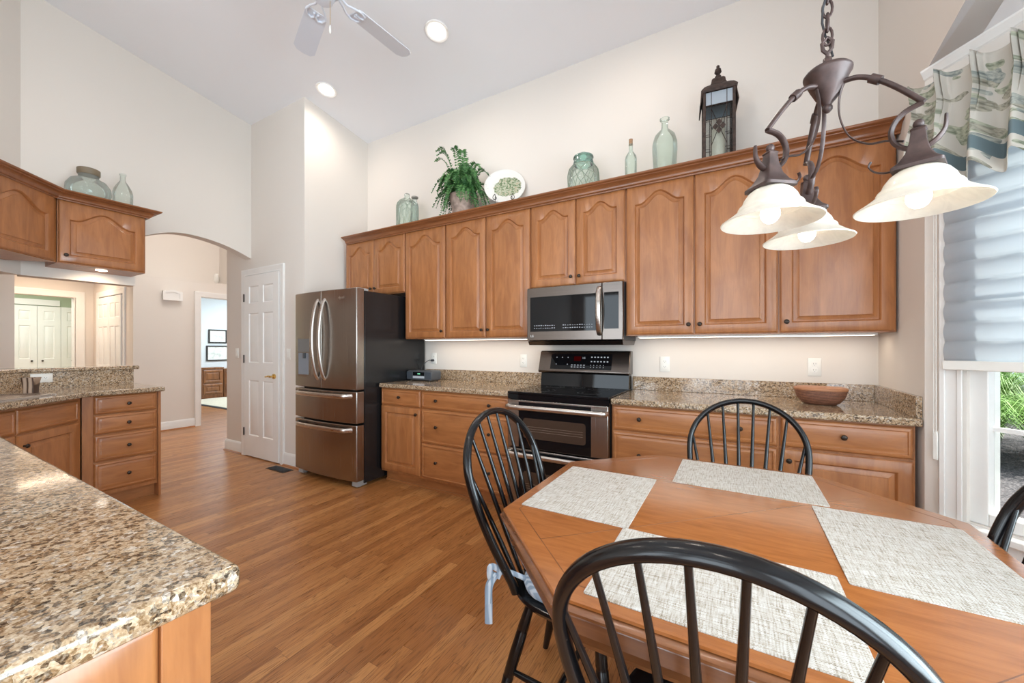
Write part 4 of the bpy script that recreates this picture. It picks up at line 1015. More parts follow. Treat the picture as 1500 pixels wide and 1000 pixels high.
bm = B(); lathe(bm, [(0.06, ztopc - 0.005), (0.055, ztopc - 0.03), (0.015, ztopc - 0.05)], 24, cap0=True, cap1=True); obj('canopy', bm, RUST, ch)
def smooth_path(p, k=6): return catmull([tuple(x) for x in p], k)
RAD = 0.164
for ang in (-22.5, 97.5, 217.5):
    a = math.radians(ang); ca, sa = math.cos(a), math.sin(a)
    def rp(r, z, o=0.0): return (ca * r - sa * o, sa * r + ca * o, z)
    bm = B(); hub_to = smooth_path([(0.034, 0.332), (0.062, 0.326), (0.095, 0.302), (0.132, 0.262), (0.172, 0.210)])
    tube(bm, [rp(*p) for p in hub_to], 0.0075, 8, up=(-sa, ca, 0), flat=(1.0, 0.8))
    hook = smooth_path([(0.172, 0.210), (0.144, 0.202), (0.127, 0.186), (0.119, 0.162), (0.125, 0.136), (0.144, 0.116), (0.168, 0.108), (0.190, 0.117), (0.204, 0.138), (0.206, 0.168)])
    nH = len(hook); tube(bm, [rp(*p) for p in hook], [0.0078 if i < nH * 0.8 else 0.0078 - 0.004 * (i - nH * 0.8) / (nH * 0.2) for i in range(nH)], 8, up=(-sa, ca, 0), flat=(1.1, 0.7))
    i0 = 10; p = hub_to[i0]; q = hub_to[i0 + 3]; tube(bm, [rp(*p), rp(*q)], 0.0105, 8, up=(-sa, ca, 0))
    arm = obj('arm', bm, RUST, ch, smooth=60)
    bm = B(); scr = smooth_path([(0.032, 0.325), (0.024, 0.290), (0.026, 0.240), (0.045, 0.186), (0.078, 0.155), (0.110, 0.148), (0.140, 0.135)])
    tube(bm, [rp(*p) for p in scr], 0.0042, 6, up=(-sa, ca, 0), flat=(1.2, 0.5))
    scr2 = smooth_path([(0.135, 0.074), (0.112, 0.072), (0.092, 0.080), (0.080, 0.096), (0.084, 0.108)])
    tube(bm, [rp(*p) for p in scr2], 0.0042, 6, up=(-sa, ca, 0), flat=(1.2, 0.5)); obj('scroll', bm, RUST, arm, smooth=60)
    bm = B(); rings = []
    for h, zz in ((0.042, 0.060), (0.042, 0.067), (0.030, 0.079), (0.020, 0.098), (0.014, 0.124), (0.0115, 0.148), (0.0135, 0.151), (0.010, 0.155)):
        rings.append([rp(RAD + x, zz, y) for x, y, _ in rrect(h, h, h * 0.18, 0, 3)])
    rings_loft(bm, rings, True, True); sphere(bm, rp(RAD, 0.164), 0.010, 12, 1.1); obj('fitter', bm, RUST, arm, smooth=35)
    bm = B(); prof = [(0.036, 0.061), (0.039, 0.059), (0.049, 0.051), (0.058, 0.038), (0.063, 0.025), (0.069, 0.020), (0.072, 0.015), (0.071, 0.011), (0.080, 0.003), (0.094, -0.008), (0.108, -0.017), (0.112, -0.020)]
    inner = [(r - 0.004, z - 0.003) for r, z in prof[::-1]]; inner[0] = (0.1105, -0.0225)
    c = rp(RAD, 0); lathe(bm, prof + inner, 40, (c[0], c[1], 0)); sh = obj('lamp_shade', bm, SHADE, arm, smooth=50)
    bm = B(); sphere(bm, (c[0], c[1], -0.001), 0.022, 16, 1.15); obj('bulb', bm, BULB, arm, smooth=80)
    bm = B(); cyl(bm, (c[0], c[1], 0.022), 0.012, 0.036, 12); obj('lamp_socket', bm, DARKP, arm)

# ------------------------------------------------------------------ dining table and place mats
TC = (-0.022, -1.868); TZ = 0.760
TWOOD = wood('table_oak', 'x', (0.245, 0.074, 0.018), (0.400, 0.140, 0.036), rough=0.2, coat=0.35, fine=2.4, rnd=False, con=0.24)
TDARK = wood('table_oak_edge', 'x', (0.120, 0.042, 0.015), (0.230, 0.085, 0.030), rough=0.25, coat=0.4, rnd=False)
def octo(inset=0.0):
    hx, hy, c = 0.590 - inset, 0.578 - inset, 0.300 - inset * 0.586
    return [(TC[0] + x, TC[1] + y) for x, y in ((-hx + c, -hy), (hx - c, -hy), (hx, -hy + c), (hx, hy - c), (hx - c, hy), (-hx + c, hy), (-hx, hy - c), (-hx, -hy + c))]
tb = thing('dining_table', 'octagonal oak dining table with a moulded edge set with place mats', 'table', (TC[0], TC[1], 0))
def oct_ring(i, z): return [(x - TC[0], y - TC[1], z) for x, y in octo(i)]
bm = B(); rings_loft(bm, [oct_ring(0.012, TZ - 0.0105), oct_ring(0.006, TZ - 0.010), oct_ring(0.006, TZ - 0.004), oct_ring(0.009, TZ - 0.001), oct_ring(0.014, TZ)], True, True); obj('tabletop', bm, TWOOD, tb, smooth=25)
bm = B(); rings_loft(bm, [oct_ring(0.03, TZ - 0.036), oct_ring(0.006, TZ - 0.032), oct_ring(-0.003, TZ - 0.025), oct_ring(-0.003, TZ - 0.020), oct_ring(0.003, TZ - 0.014), oct_ring(0.010, TZ - 0.011)], True, True); obj('edge_moulding', bm, TDARK, tb, smooth=25)
bm = B(); rings_loft(bm, [oct_ring(0.034, TZ - 0.102), oct_ring(0.026, TZ - 0.099), oct_ring(0.024, TZ - 0.091), oct_ring(0.034, TZ - 0.085), oct_ring(0.038, TZ - 0.056), oct_ring(0.028, TZ - 0.048), oct_ring(0.018, TZ - 0.043), oct_ring(0.020, TZ - 0.0365)], True, True); obj('apron', bm, TDARK, tb, smooth=25)
bm = B()
def strip(bm, p, q, w, z0, z1):
    p, q = Vector(p), Vector(q); d = (q - p).normalized(); n = Vector((-d.y, d.x)) * w / 2
    prism(bm, [tuple(p + n), tuple(p - n), tuple(q - n), tuple(q + n)], z0, z1)
oi = [(x - TC[0], y - TC[1]) for x, y in octo(0.052)]
for k in range(8): strip(bm, oi[k], oi[(k + 1) % 8], 0.0022, TZ, TZ + 0.0002)
ms = [((oi[k][0] + oi[(k + 1) % 8][0]) / 2, (oi[k][1] + oi[(k + 1) % 8][1]) / 2) for k in range(8)]
strip(bm, ms[7], ms[3], 0.0022, TZ, TZ + 0.0002)
obj('inlay_line', bm, TDARK, tb)
bm = B(); lathe(bm, [(0.20, TZ - 0.103), (0.13, TZ - 0.15), (0.075, 0.54), (0.06, 0.46), (0.085, 0.36), (0.095, 0.28), (0.07, 0.2), (0.09, 0.15), (0.09, 0.10)], 28, cap0=True, cap1=True); obj('pedestal', bm, TDARK, tb, smooth=50)
for k in range(4):
    a = k * PI / 2; bm = B()
    tube(bm, [(0.06 * math.cos(a), 0.06 * math.sin(a), 0.15), (0.16 * math.cos(a), 0.16 * math.sin(a), 0.13), (0.27 * math.cos(a), 0.27 * math.sin(a), 0.065), (0.34 * math.cos(a), 0.34 * math.sin(a), 0.028)], [0.042, 0.038, 0.030, 0.0275], 10); obj('foot', bm, TDARK, tb, smooth=60)
def weave(name, s, cols):
    t = NT(name); v = t.coord()
    n1 = t.noise(t.coord((260 * s, 22, 1)), 1.0, 2, 0.6); n2 = t.noise(t.coord((22, 260 * s, 1)), 1.0, 2, 0.6)
    ck = t.n('ShaderNodeTexChecker'); t.set(ck.inputs['Vector'], v); ck.inputs['Scale'].default_value = 420 * s
    f = t.mix(ck.outputs['Fac'], n1, n2)
    c = t.ramp(f, cols); b = t.bsdf(Base_Color=c, Roughness=0.7); t.bump(b, ck.outputs['Fac'], 0.4, 0.001); return t.m
WEAVE = weave('woven_vinyl', 1.0, [(0.33, (0.20, 0.15, 0.10)), (0.44, (0.42, 0.36, 0.29)), (0.52, (0.53, 0.49, 0.44)), (0.68, (0.64, 0.62, 0.59))])
def mat_(label, cx, cy, w, h, rz=0.0):
    bm = B(); rings_loft(bm, [[(x, y, z) for x, y, _ in rrect(w / 2, h / 2, 0.004, 0, 2)] for z in (0, 0.0018)], True, True)
    o = obj('placemat', bm, WEAVE, None, loc=(cx, cy, TZ + 0.0003), rot=(0, 0, rz)); tag(o, label, 'placemat', 'woven place mats on the dining table')
mat_('pale woven placemat in front of the left chair', -0.408, -1.876, 0.322, 0.440)
mat_('pale woven placemat in front of the far chair by the cabinets', 0.028, -1.488, 0.445, 0.322)
mat_('pale woven placemat in front of the right chair near the window', 0.362, -1.890, 0.318, 0.452)
mat_('pale woven placemat nearest the camera behind the foreground chair', -0.036, -2.255, 0.445, 0.318)

# ------------------------------------------------------------------ windsor chairs
CHAIR = NT('worn_black_paint'); v = CHAIR.coord(); n = CHAIR.noise(v, 26, 5, 0.75)
f = CHAIR.ramp(n, [(0.70, (0, 0, 0)), (0.73, (1, 1, 1))])
CHAIR.bsdf(Base_Color=CHAIR.mix(f, (0.005, 0.005, 0.0058, 1), (0.16, 0.11, 0.08, 1)), Roughness=0.22, Specular_IOR_Level=0.35, Coat_Weight=0.15, Coat_Roughness=0.12); CHAIR = CHAIR.m
HA, HC, HB, HT, LEAN, SZ = 0.229, 0.785, 0.150, 0.992, 0.345, 0.44
def hoop_pt(u):      # u in 0..1 from left foot to right foot, centre line
    if u < 0.25 or u > 0.75:
        s = (u / 0.25) if u < 0.25 else ((1 - u) / 0.25); sg = -1 if u < 0.25 else 1
        z = SZ + (HC - SZ) * s; x = sg * (HB + (HA - HB) * math.sin(s * PI / 2))
    else:
        ph = (u - 0.25) / 0.5 * PI; x = -HA * math.cos(ph); z = HC + (HT - HC) * math.sin(ph)
    return Vector((x, -(z - SZ) * math.tan(LEAN), z))
def chair_parts(t):
    # seat: rounded shield
    bm = B(); N = 40
    def ring(sx, sy, z, dy=0.0):
        out = []
        for k in range(N):
            a = 2 * PI * k / N; c, s = math.cos(a), math.sin(a)
            e = 0.72
            x = sx * math.copysign(abs(c) ** e, c); y = sy * math.copysign(abs(s) ** e, s)
            x *= 1.0 + 0.06 * (y / sy if sy else 0)
            out.append((x, 0.165 + y + dy, z))
        return out
    rings_loft(bm, [ring(0.170, 0.165, SZ - 0.036), ring(0.198, 0.193, SZ - 0.026), ring(0.207, 0.202, SZ - 0.012), ring(0.204, 0.199, SZ - 0.003), ring(0.192, 0.187, SZ + 0.001), ring(0.16, 0.155, SZ - 0.004), ring(0.08, 0.08, SZ - 0.008)], True, True); obj('seat', bm, CHAIR, t, smooth=50)
    bm = B(); us = [i / 72 for i in range(73)]; pts = [hoop_pt(u) for u in us]
    pts[0] = pts[0] + Vector((0, 0.005, -0.015)); pts[-1] = pts[-1] + Vector((0, 0.005, -0.015))
    tube(bm, [tuple(p) for p in pts], 0.0135, 12, flat=(1.25, 0.95), up=(0, 1, 0)); obj('back_hoop', bm, CHAIR, t, smooth=60)
    for k in range(8):
        q = (k - 3.5) / 3.5; xt = q * 0.221; xb = q * 0.128
        zt = HC + (HT - HC) * math.sqrt(max(0, 1 - (xt / HA) ** 2)); top = Vector((xt, -(zt - SZ) * math.tan(LEAN), zt - 0.004))
        bot = Vector((xb, 0.012 - 0.02 * (1 - q * q), SZ - 0.004))
        bm = B(); n = 9; P = [bot.lerp(top, i / n) for i in range(n + 1)]
        tube(bm, [tuple(p) for p in P], [0.0062, 0.0075, 0.0085, 0.0088, 0.0085, 0.008, 0.0073, 0.0066, 0.006, 0.0055], 8); obj('spindle', bm, CHAIR, t, smooth=60)
    legs = {}
    for nm, a, b in (('fl', (-0.135, 0.285, SZ - 0.022), (-0.195, 0.345, 0.0)), ('fr', (0.135, 0.285, SZ - 0.022), (0.195, 0.345, 0.0)), ('bl', (-0.12, 0.055, SZ - 0.022), (-0.185, -0.055, 0.0)), ('br', (0.12, 0.055, SZ - 0.022), (0.185, -0.055, 0.0))):
        a, b = Vector(a), Vector(b); legs[nm] = (a, b); bm = B()
        stations = [(0.0, 0.013), (0.12, 0.016), (0.26, 0.0185), (0.275, 0.0165), (0.285, 0.0185), (0.45, 0.020), (0.62, 0.0185), (0.635, 0.0165), (0.645, 0.0185), (0.8, 0.0155), (1.0, 0.0115)]
        tube(bm, [tuple(a.lerp(b, s)) for s, _ in stations], [r for _, r in stations], 12); obj('leg', bm, CHAIR, t, smooth=50)
    mids = []
    for f_, b_ in (('fl', 'bl'), ('fr', 'br')):
        p = legs[f_][0].lerp(legs[f_][1], 0.60); q = legs[b_][0].lerp(legs[b_][1], 0.60); mids.append((p + q) / 2); bm = B()
        tube(bm, [tuple(p.lerp(q, s)) for s in (0, 0.25, 0.5, 0.75, 1)], [0.008, 0.011, 0.0125, 0.011, 0.008], 10); obj('stretcher', bm, CHAIR, t, smooth=60)
    bm = B(); p, q = mids; tube(bm, [tuple(p.lerp(q, s)) for s in (0, 0.25, 0.5, 0.75, 1)], [0.008, 0.011, 0.0125, 0.011, 0.008], 10); obj('stretcher', bm, CHAIR, t, smooth=60)
CG = 'black windsor chairs around the dining table'
c0 = thing('dining_chair', 'worn black hoop-back windsor chair in the foreground with its back to the camera', 'chair', (-0.021, -2.423, 0), 0.01, CG)
chair_parts(c0)
def dup(root, loc, rz, label):
    r = root.copy(); COL.objects.link(r); r.location = loc; r.rotation_euler = (0, 0, rz); r['label'] = label
    for chd in list(root.children):
        c = chd.copy(); COL.objects.link(c); c.parent = r
    return r
dup(c0, (-0.633, -1.866, 0), -1.607, 'black hoop-back windsor chair left of the table with a blue cushion')
dup(c0, (0.037, -1.224, 0), 3.106, 'black hoop-back windsor chair on the far side of the table facing the camera')
dup(c0, (0.537, -1.851, 0), 1.74, 'black hoop-back windsor chair by the window cut off at the right edge')
# cushion on the left chair
CUSH = NT('blue_check_cotton'); v = CUSH.coord((1, 1, 1)); wv = CUSH.n('ShaderNodeTexWave', wave_type='BANDS', bands_direction='X'); CUSH.set(wv.inputs['Vector'], v); wv.inputs['Scale'].default_value = 24
c = CUSH.ramp(wv.outputs['Fac'], [(0.3, (0.30, 0.40, 0.52)), (0.6, (0.52, 0.62, 0.72)), (0.9, (0.62, 0.70, 0.78))]); CUSH.bsdf(Base_Color=c, Roughness=0.9); CUSH = CUSH.m
cu = thing('chair_cushion', 'pale blue striped cushion tied onto the left chair', 'cushion', (-0.633, -1.866, SZ + 0.002), -1.607)
bm = B(); N = 36; rings = []
for sc_, z in ((0.9, 0.0), (0.985, 0.012), (1.0, 0.026), (0.97, 0.040), (0.85, 0.052), (0.55, 0.058), (0.2, 0.056)):
    rg_ = []
    for k in range(N):
        a = 2 * PI * k / N; cc, ss = math.cos(a), math.sin(a)
        rg_.append((0.188 * sc_ * math.copysign(abs(cc) ** 0.65, cc), 0.172 + 0.168 * sc_ * math.copysign(abs(ss) ** 0.65, ss), z + 0.004 * math.sin(5 * a) * (sc_ < 0.99)))
    rings.append(rg_)
rings_loft(bm, rings, True, True); obj('pad', bm, CUSH, cu, smooth=70)
for px in (0.150, -0.150):
    bm = B()
    tube(bm, smooth_path([(px * 0.9, 0.05, 0.03), (px * 1.05, 0.0, 0.05), (px * 1.15, -0.035, 0.055), (px * 1.2, -0.05, 0.03)]), 0.009, 8, flat=(1, 0.4))
    tube(bm, smooth_path([(px * 1.15, -0.04, 0.055), (px * 1.33, -0.062, 0.075), (px * 1.3, -0.066, 0.03), (px * 1.18, -0.05, 0.04)]), 0.010, 8, flat=(1, 0.4))
    tube(bm, smooth_path([(px * 1.2, -0.055, 0.045), (px * 1.27, -0.075, 0.0), (px * 1.26, -0.078, -0.06), (px * 1.28, -0.076, -0.125)]), 0.013, 8, flat=(1, 0.3))
    tube(bm, smooth_path([(px * 1.2, -0.05, 0.045), (px * 1.33, -0.065, 0.01), (px * 1.36, -0.07, -0.05)]), 0.010, 8, flat=(1, 0.3))
    obj('tie', bm, CUSH, cu, smooth=60)

# ------------------------------------------------------------------ things on the counters
rd = thing('radio', 'small dark tabletop radio on the counter beside the refrigerator', 'radio', (-2.700, -0.215, 0.9146), 0.0)
RDM = plain('radio_graphite', (0.075, 0.082, 0.092), 0.45)
bm = B(); rings_loft(bm, [[(x, y, z) for x, y in ((-0.165 + i, -0.075 + i), (0.165 - i, -0.075 + i), (0.15 - i, 0.085), (-0.15 + i, 0.085))] for i, z in ((0.01, 0.006), (0.002, 0.014), (0.0, 0.07), (0.004, 0.092), (0.016, 0.10))], True, True); obj('case', bm, RDM, rd, smooth=40, bevel=0.006)
pbox('display', BLACKG, rd, -0.075, 0.072, -0.0775, -0.074, 0.052, 0.086)
pbox('disc_slot', plain('radio_silver', (0.50, 0.52, 0.56), 0.35), rd, -0.075, 0.072, -0.0775, -0.074, 0.026, 0.047)
bm = B()
for k, x in enumerate((-0.012, 0.0, 0.012)): box(bm, x, x + 0.007, -0.0779, -0.0775, 0.064, 0.076)
obj('clock_digits', bm, emit('green_digits', (0.3, 1.0, 0.6), 1.2), rd)
for x0, x1 in ((-0.157, -0.085), (0.085, 0.157)): pbox('speaker_grille', plain('grille', (0.045, 0.055, 0.07), 0.7), rd, x0, x1, -0.0772, -0.074, 0.022, 0.086)
bm = B(); 
for x in (-0.12, 0.12): 
    for y in (-0.05, 0.06): cyl(bm, (x, y, 0), 0.01, 0.008, 10)
obj('feet', bm, DARKP, rd)
pc = thing('power_cord', 'black cord with a plug running from the outlet down behind the radio', 'cord', (-2.755, -0.009, 1.108))
bm = B(); cyl(bm, (0, -0.030, 0), 0.012, 0.029, 12, 'y'); obj('plug', bm, DARKP, pc)
bm = B(); tube(bm, smooth_path([(0, -0.03, 0), (-0.02, -0.05, 0.002), (-0.06, -0.07, -0.03), (-0.09, -0.08, -0.075), (-0.085, -0.085, -0.12), (-0.05, -0.085, -0.17), (-0.03, -0.085, -0.188)]), 0.0035, 6); obj('wire', bm, DARKP, pc)
# oval lidded basket
bk = thing('basket', 'brown woven oval lidded basket on the granite counter', 'basket', (0.430, -0.300, 0.9146), -0.06)
BK = NT('brown_wicker'); v = BK.coord(); wv = BK.n('ShaderNodeTexWave', wave_type='BANDS', bands_direction='Z'); BK.set(wv.inputs['Vector'], v); wv.inputs['Scale'].default_value = 45; wv.inputs['Distortion'].default_value = 2; wv.inputs['Detail Scale'].default_value = 8
n_ = BK.noise(v, 90, 3, 0.7); cc = BK.ramp(BK.math('ADD', BK.math('MULTIPLY', wv.outputs['Fac'], 0.5), BK.math('MULTIPLY', n_, 0.5)), [(0.3, (0.085, 0.028, 0.016)), (0.5, (0.18, 0.065, 0.034)), (0.75, (0.34, 0.15, 0.08))])
b_ = BK.bsdf(Base_Color=cc, Roughness=0.5); BK.bump(b_, wv.outputs['Fac'], 0.5, 0.003); BK = BK.m
def oval(sx, sy, z, n=36): return [(sx * math.copysign(abs(math.cos(2 * PI * k / n)) ** 0.8, math.cos(2 * PI * k / n)), sy * math.copysign(abs(math.sin(2 * PI * k / n)) ** 0.8, math.sin(2 * PI * k / n)), z) for k in range(n)]
bm = B(); rings_loft(bm, [oval(0.072, 0.045, 0.0), oval(0.088, 0.057, 0.010), oval(0.112, 0.076, 0.042), oval(0.122, 0.083, 0.078), oval(0.122, 0.083, 0.082)], True, True); obj('bowl', bm, BK, bk, smooth=60)
LID = wood('basket_lid', 'x', (0.36, 0.14, 0.06), (0.55, 0.25, 0.12), rough=0.5, coat=0.05)
bm = B(); rings_loft(bm, [oval(0.124, 0.085, 0.0825), oval(0.127, 0.088, 0.088), oval(0.125, 0.086, 0.096), oval(0.11, 0.074, 0.101), oval(0.05, 0.03, 0.104)], True, True); obj('lid', bm, LID, bk, smooth=60)

# ------------------------------------------------------------------ display pieces on the cabinets
GREENG = thin_glass('green_glass', (0.86, 0.94, 0.88), 0.7, 1.45, 0.17)
AQUAG = thin_glass('aqua_glass', (0.88, 0.95, 0.90), 0.7, 1.42, 0.12)
PALEG = thin_glass('pale_glass', (0.93, 0.97, 0.94), 0.7, 1.42, 0.09)
TEALG = thin_glass('teal_glass', (0.55, 0.80, 0.70), 1.0, 1.45, 0.25)
NETG = plain('glass_netting', (0.22, 0.27, 0.20), 0.4)
def jar_net(parent, prof, turns=10, mat=NETG, r=0.0022):
    # diagonal raised lattice following the profile
    bm = B()
    def at(t):
        L = (len(prof) - 1) * t; i = min(int(L), len(prof) - 2); f_ = L - i
        return (prof[i][0] * (1 - f_) + prof[i + 1][0] * f_, prof[i][1] * (1 - f_) + prof[i + 1][1] * f_)
    for s in (-1, 1):
        for k in range(turns):
            pts = []
            for j in range(19):
                t_ = j / 18; rr, z = at(t_); a = 2 * PI * k / turns + s * 1.6 * t_; pts.append(((rr + 0.001) * math.cos(a), (rr + 0.001) * math.sin(a), z))
            tube(bm, pts, r, 5)
    return obj('raised_lattice', bm, mat, parent, smooth=60)
def lathe_obj(name, prof, mat, parent, seg=32, cap0=True, cap1=False):
    bm = B(); lathe(bm, prof, seg, cap0=cap0, cap1=cap1); return obj(name, bm, mat, parent, smooth=50)
Z0 = TOPZ
j = thing('glass_jar', 'pale green quilted glass jar at the left end of the cabinet tops', 'jar', (-2.945, -0.2, Z0))
p = [(0.085, 0.0), (0.104, 0.01), (0.108, 0.05), (0.108, 0.26), (0.100, 0.30), (0.070, 0.335), (0.036, 0.350)]
lathe_obj('jar_body', p, GREENG, j); jar_net(j, p[1:-1], 12, r=0.0018); lathe_obj('lid', [(0.038, 0.350), (0.040, 0.356), (0.026, 0.368), (0.030, 0.385), (0.026, 0.402), (0.012, 0.410), (0.002, 0.411)], PALEG, j, cap0=False)
j = thing('glass_bottle', 'small clear bottle with a dark lip beside the quilted jar', 'bottle', (-2.805, -0.235, Z0))
lathe_obj('bottle_body', [(0.036, 0.0), (0.040, 0.006), (0.040, 0.22), (0.034, 0.26), (0.022, 0.285), (0.022, 0.318)], PALEG, j); lathe_obj('lip', [(0.024, 0.318), (0.034, 0.322), (0.034, 0.335), (0.022, 0.338), (0.018, 0.336)], plain('zinc', (0.35, 0.33, 0.30), 0.4, 0.7), j)
# fern
fn = thing('potted_fern', 'green fern in a weathered clay pot on top of the cabinets', 'plant', (-2.215, -0.205, Z0))
POT = plain('weathered_clay', (0.40, 0.30, 0.25), 0.85, var=0.35, vscale=22)
lathe_obj('pot', [(0.085, 0.0), (0.092, 0.01), (0.118, 0.16), (0.132, 0.20), (0.136, 0.21), (0.136, 0.235), (0.126, 0.238), (0.118, 0.21)], POT, fn)
bm = B(); lathe(bm, [(0.117, 0.208), (0.06, 0.215), (0.002, 0.218)], 24); obj('soil', bm, plain('soil', (0.03, 0.02, 0.015), 0.95), fn)
FERN = NT('fern_green'); v = FERN.coord(); c = FERN.ramp(FERN.noise(v, 30, 3), [(0.3, (0.022, 0.085, 0.022)), (0.55, (0.06, 0.19, 0.045)), (0.75, (0.15, 0.32, 0.09))]); FERN.bsdf(Base_Color=c, Roughness=0.55); FERN = FERN.m
rf = random.Random(11); bm = B()
def frond(bm, a, L, out, rise, droop, width=0.036):
    d = Vector((math.cos(a), math.sin(a), 0)); side = Vector((-math.sin(a), math.cos(a), 0)); p0 = Vector((0.04 * d.x, 0.04 * d.y, 0.21)); N = 26; pts = []
    for i in range(N + 1):
        t_ = i / N; pts.append(p0 + d * (out * (t_ ** 0.9)) + Vector((0, 0, rise * math.sin(min(1, t_ * 1.25) * PI / 2) - droop * max(0, t_ - 0.25) ** 1.7)))
    tube(bm, [tuple(x) for x in pts], [0.0024 * (1 - 0.7 * i / N) for i in range(N + 1)], 4)
    for i in range(2, N + 1):
        t_ = i / N; w = width * (math.sin(PI * min(1, t_ * 0.90 + 0.10)) ** 0.6) + 0.004; tg = (pts[i] - pts[i - 1]).normalized(); up = side.cross(tg)
        for s in (-1, 1):
            b = pts[i]; tip = b + side * (s * w) + tg * (w * 0.30) - up * 0.010 + Vector((rf.uniform(-.006, .006), rf.uniform(-.006, .006), rf.uniform(-.010, .004)))
            hw = 0.0085; m = b.lerp(tip, 0.45) + tg * hw; m2 = b.lerp(tip, 0.45) - tg * hw
            vs = [bm.verts.new(x) for x in (b, m2 + up * 0.004, tip, m + up * 0.004)]; bm.faces.new(vs)
FR = [(205, .22, .52, .10, .034), (190, .27, .44, .06, .034), (222, .20, .46, .12, .040), (260, .10, .47, .10, .045), (300, .08, .44, .10, .045), (120, .08, .44, .0, .040)]
for a, out, rise, droop, wd in FR: frond(bm, math.radians(a), 0, out, rise, droop, wd)
for k in range(30):
    a = rf.uniform(165, 375); frond(bm, math.radians(a), 0, rf.uniform(0.10, 0.27), rf.uniform(0.20, 0.34), rf.uniform(0.20, 0.40), 0.042)
for k in range(26):
    a = rf.uniform(175, 375); frond(bm, math.radians(a), 0, rf.uniform(0.12, 0.26), rf.uniform(0.10, 0.22), rf.uniform(0.28, 0.55), 0.040)
for k in range(12):
    a = rf.uniform(20, 160); frond(bm, math.radians(a), 0, rf.uniform(0.05, 0.10), rf.uniform(0.12, 0.28), rf.uniform(0.2, 0.3), 0.034)
obj('foliage', bm, FERN, fn, smooth=0)
# plate on an easel
pl = thing('display_plate', 'oval white platter with a green landscape design propped beside the fern', 'plate', (-1.795, -0.16, Z0 + 0.012))
PM = NT('painted_china'); tc = PM.n('ShaderNodeTexCoord'); v = PM.coord(); sp = PM.n('ShaderNodeSeparateXYZ'); PM.set(sp.inputs[0], v)
e = PM.math('ADD', PM.math('POWER', PM.math('DIVIDE', sp.outputs[0], 0.115), 2.0), PM.math('POWER', PM.math('DIVIDE', PM.math('SUBTRACT', sp.outputs[2], 0.268), 0.10), 2.0))
nz = PM.noise(v, 26, 4, 0.7); msk = PM.math('LESS_THAN', PM.math('ADD', e, PM.math('MULTIPLY', PM.math('SUBTRACT', nz, 0.5), 1.1)), 0.95)
des = PM.ramp(PM.noise(v, 60, 4, 0.7), [(0.36, (0.08, 0.13, 0.06)), (0.47, (0.25, 0.30, 0.17)), (0.55, (0.55, 0.56, 0.45)), (0.64, (0.36, 0.25, 0.12)), (0.72, (0.68, 0.69, 0.62))])
PM.bsdf(Base_Color=PM.mix(msk, (0.76, 0.74, 0.70, 1), des), Roughness=0.15); PM = PM.m
bm = B(); n = 44
def pring(sx, sz, y): return [(sx * math.cos(2 * PI * k / n), y, 0.175 + sz * math.sin(2 * PI * k / n)) for k in range(n)]
rings_loft(bm, [pring(0.12, 0.115, 0.028), pring(0.185, 0.172, 0.004), pring(0.187, 0.174, -0.002), pring(0.183, 0.170, -0.004), pring(0.14, 0.13, 0.012), pring(0.11, 0.105, 0.016)], True, True)
bmesh.ops.rotate(bm, cent=(0, 0, 0), matrix=Matrix.Rotation(math.radians(-14), 3, 'X'), verts=bm.verts); bmesh.ops.translate(bm, vec=(0, 0, 0.10), verts=bm.verts); bmesh.ops.rotate(bm, cent=(0, 0, 0), matrix=Matrix.Rotation(math.radians(26), 3, 'Z'), verts=bm.verts)
obj('platter', bm, PM, pl, smooth=50)
es = thing('plate_easel', 'black wire easel with curled tips holding the platter', 'stand', (-1.795, -0.16, Z0 + 0.0005), math.radians(26))
for s in (-1, 1):
    bm = B(); x = 0.075 * s; sp_ = [(x, 0.09, 0.0035), (x, -0.02, 0.0035), (x, -0.05, 0.010), (x, -0.058, 0.06)]
    for i in range(14):
        a = i * 0.5; rr = 0.026 * (1 - i / 18); sp_.append((x + s * (rr * math.sin(a) * 0.9), -0.066, 0.135 + rr * math.cos(a)))
    tube(bm, smooth_path(sp_, 4), 0.0032, 6); obj('scroll_leg', bm, BRONZE, es, smooth=60)
bm = B(); tube(bm, [(-0.075, 0.085, 0.0035), (0.075, 0.085, 0.0035)], 0.003, 6); tube(bm, [(0, 0.085, 0.0035), (0, 0.075, 0.2)], 0.003, 6); obj('rear_support', bm, BRONZE, es)
# diamond quilted jar
j = thing('glass_jar', 'green diamond-quilted glass jar with a domed teal lid above the microwave', 'jar', (-1.040, -0.2, Z0))
p = [(0.095, 0.0), (0.115, 0.01), (0.123, 0.05), (0.122, 0.18), (0.112, 0.22), (0.088, 0.248), (0.072, 0.258)]
lathe_obj('jar_body', p, AQUAG, j); jar_net(j, p[1:], 9, r=0.0024)
lathe_obj('lid', [(0.076, 0.258), (0.080, 0.268), (0.076, 0.285), (0.072, 0.305), (0.080, 0.312), (0.078, 0.322), (0.050, 0.332), (0.032, 0.342), (0.026, 0.352), (0.002, 0.356)], TEALG, j, cap0=False)
j = thing('glass_bottle', 'slim clear bottle with a cork stopper on the cabinet tops', 'bottle', (-0.671, -0.2, Z0))
lathe_obj('bottle_body', [(0.038, 0.0), (0.042, 0.006), (0.042, 0.215), (0.038, 0.235), (0.022, 0.262), (0.014, 0.275), (0.014, 0.318), (0.017, 0.320), (0.017, 0.328)], AQUAG, j)
lathe_obj('cork', [(0.0125, 0.322), (0.014, 0.332), (0.0145, 0.362), (0.002, 0.363)], plain('cork', (0.35, 0.20, 0.11), 0.9, var=0.3, vscale=90), j, 14)
j = thing('glass_bottle', 'large pale green round-shouldered flask with a flared lip left of the lantern', 'bottle', (-0.434, -0.2, Z0))
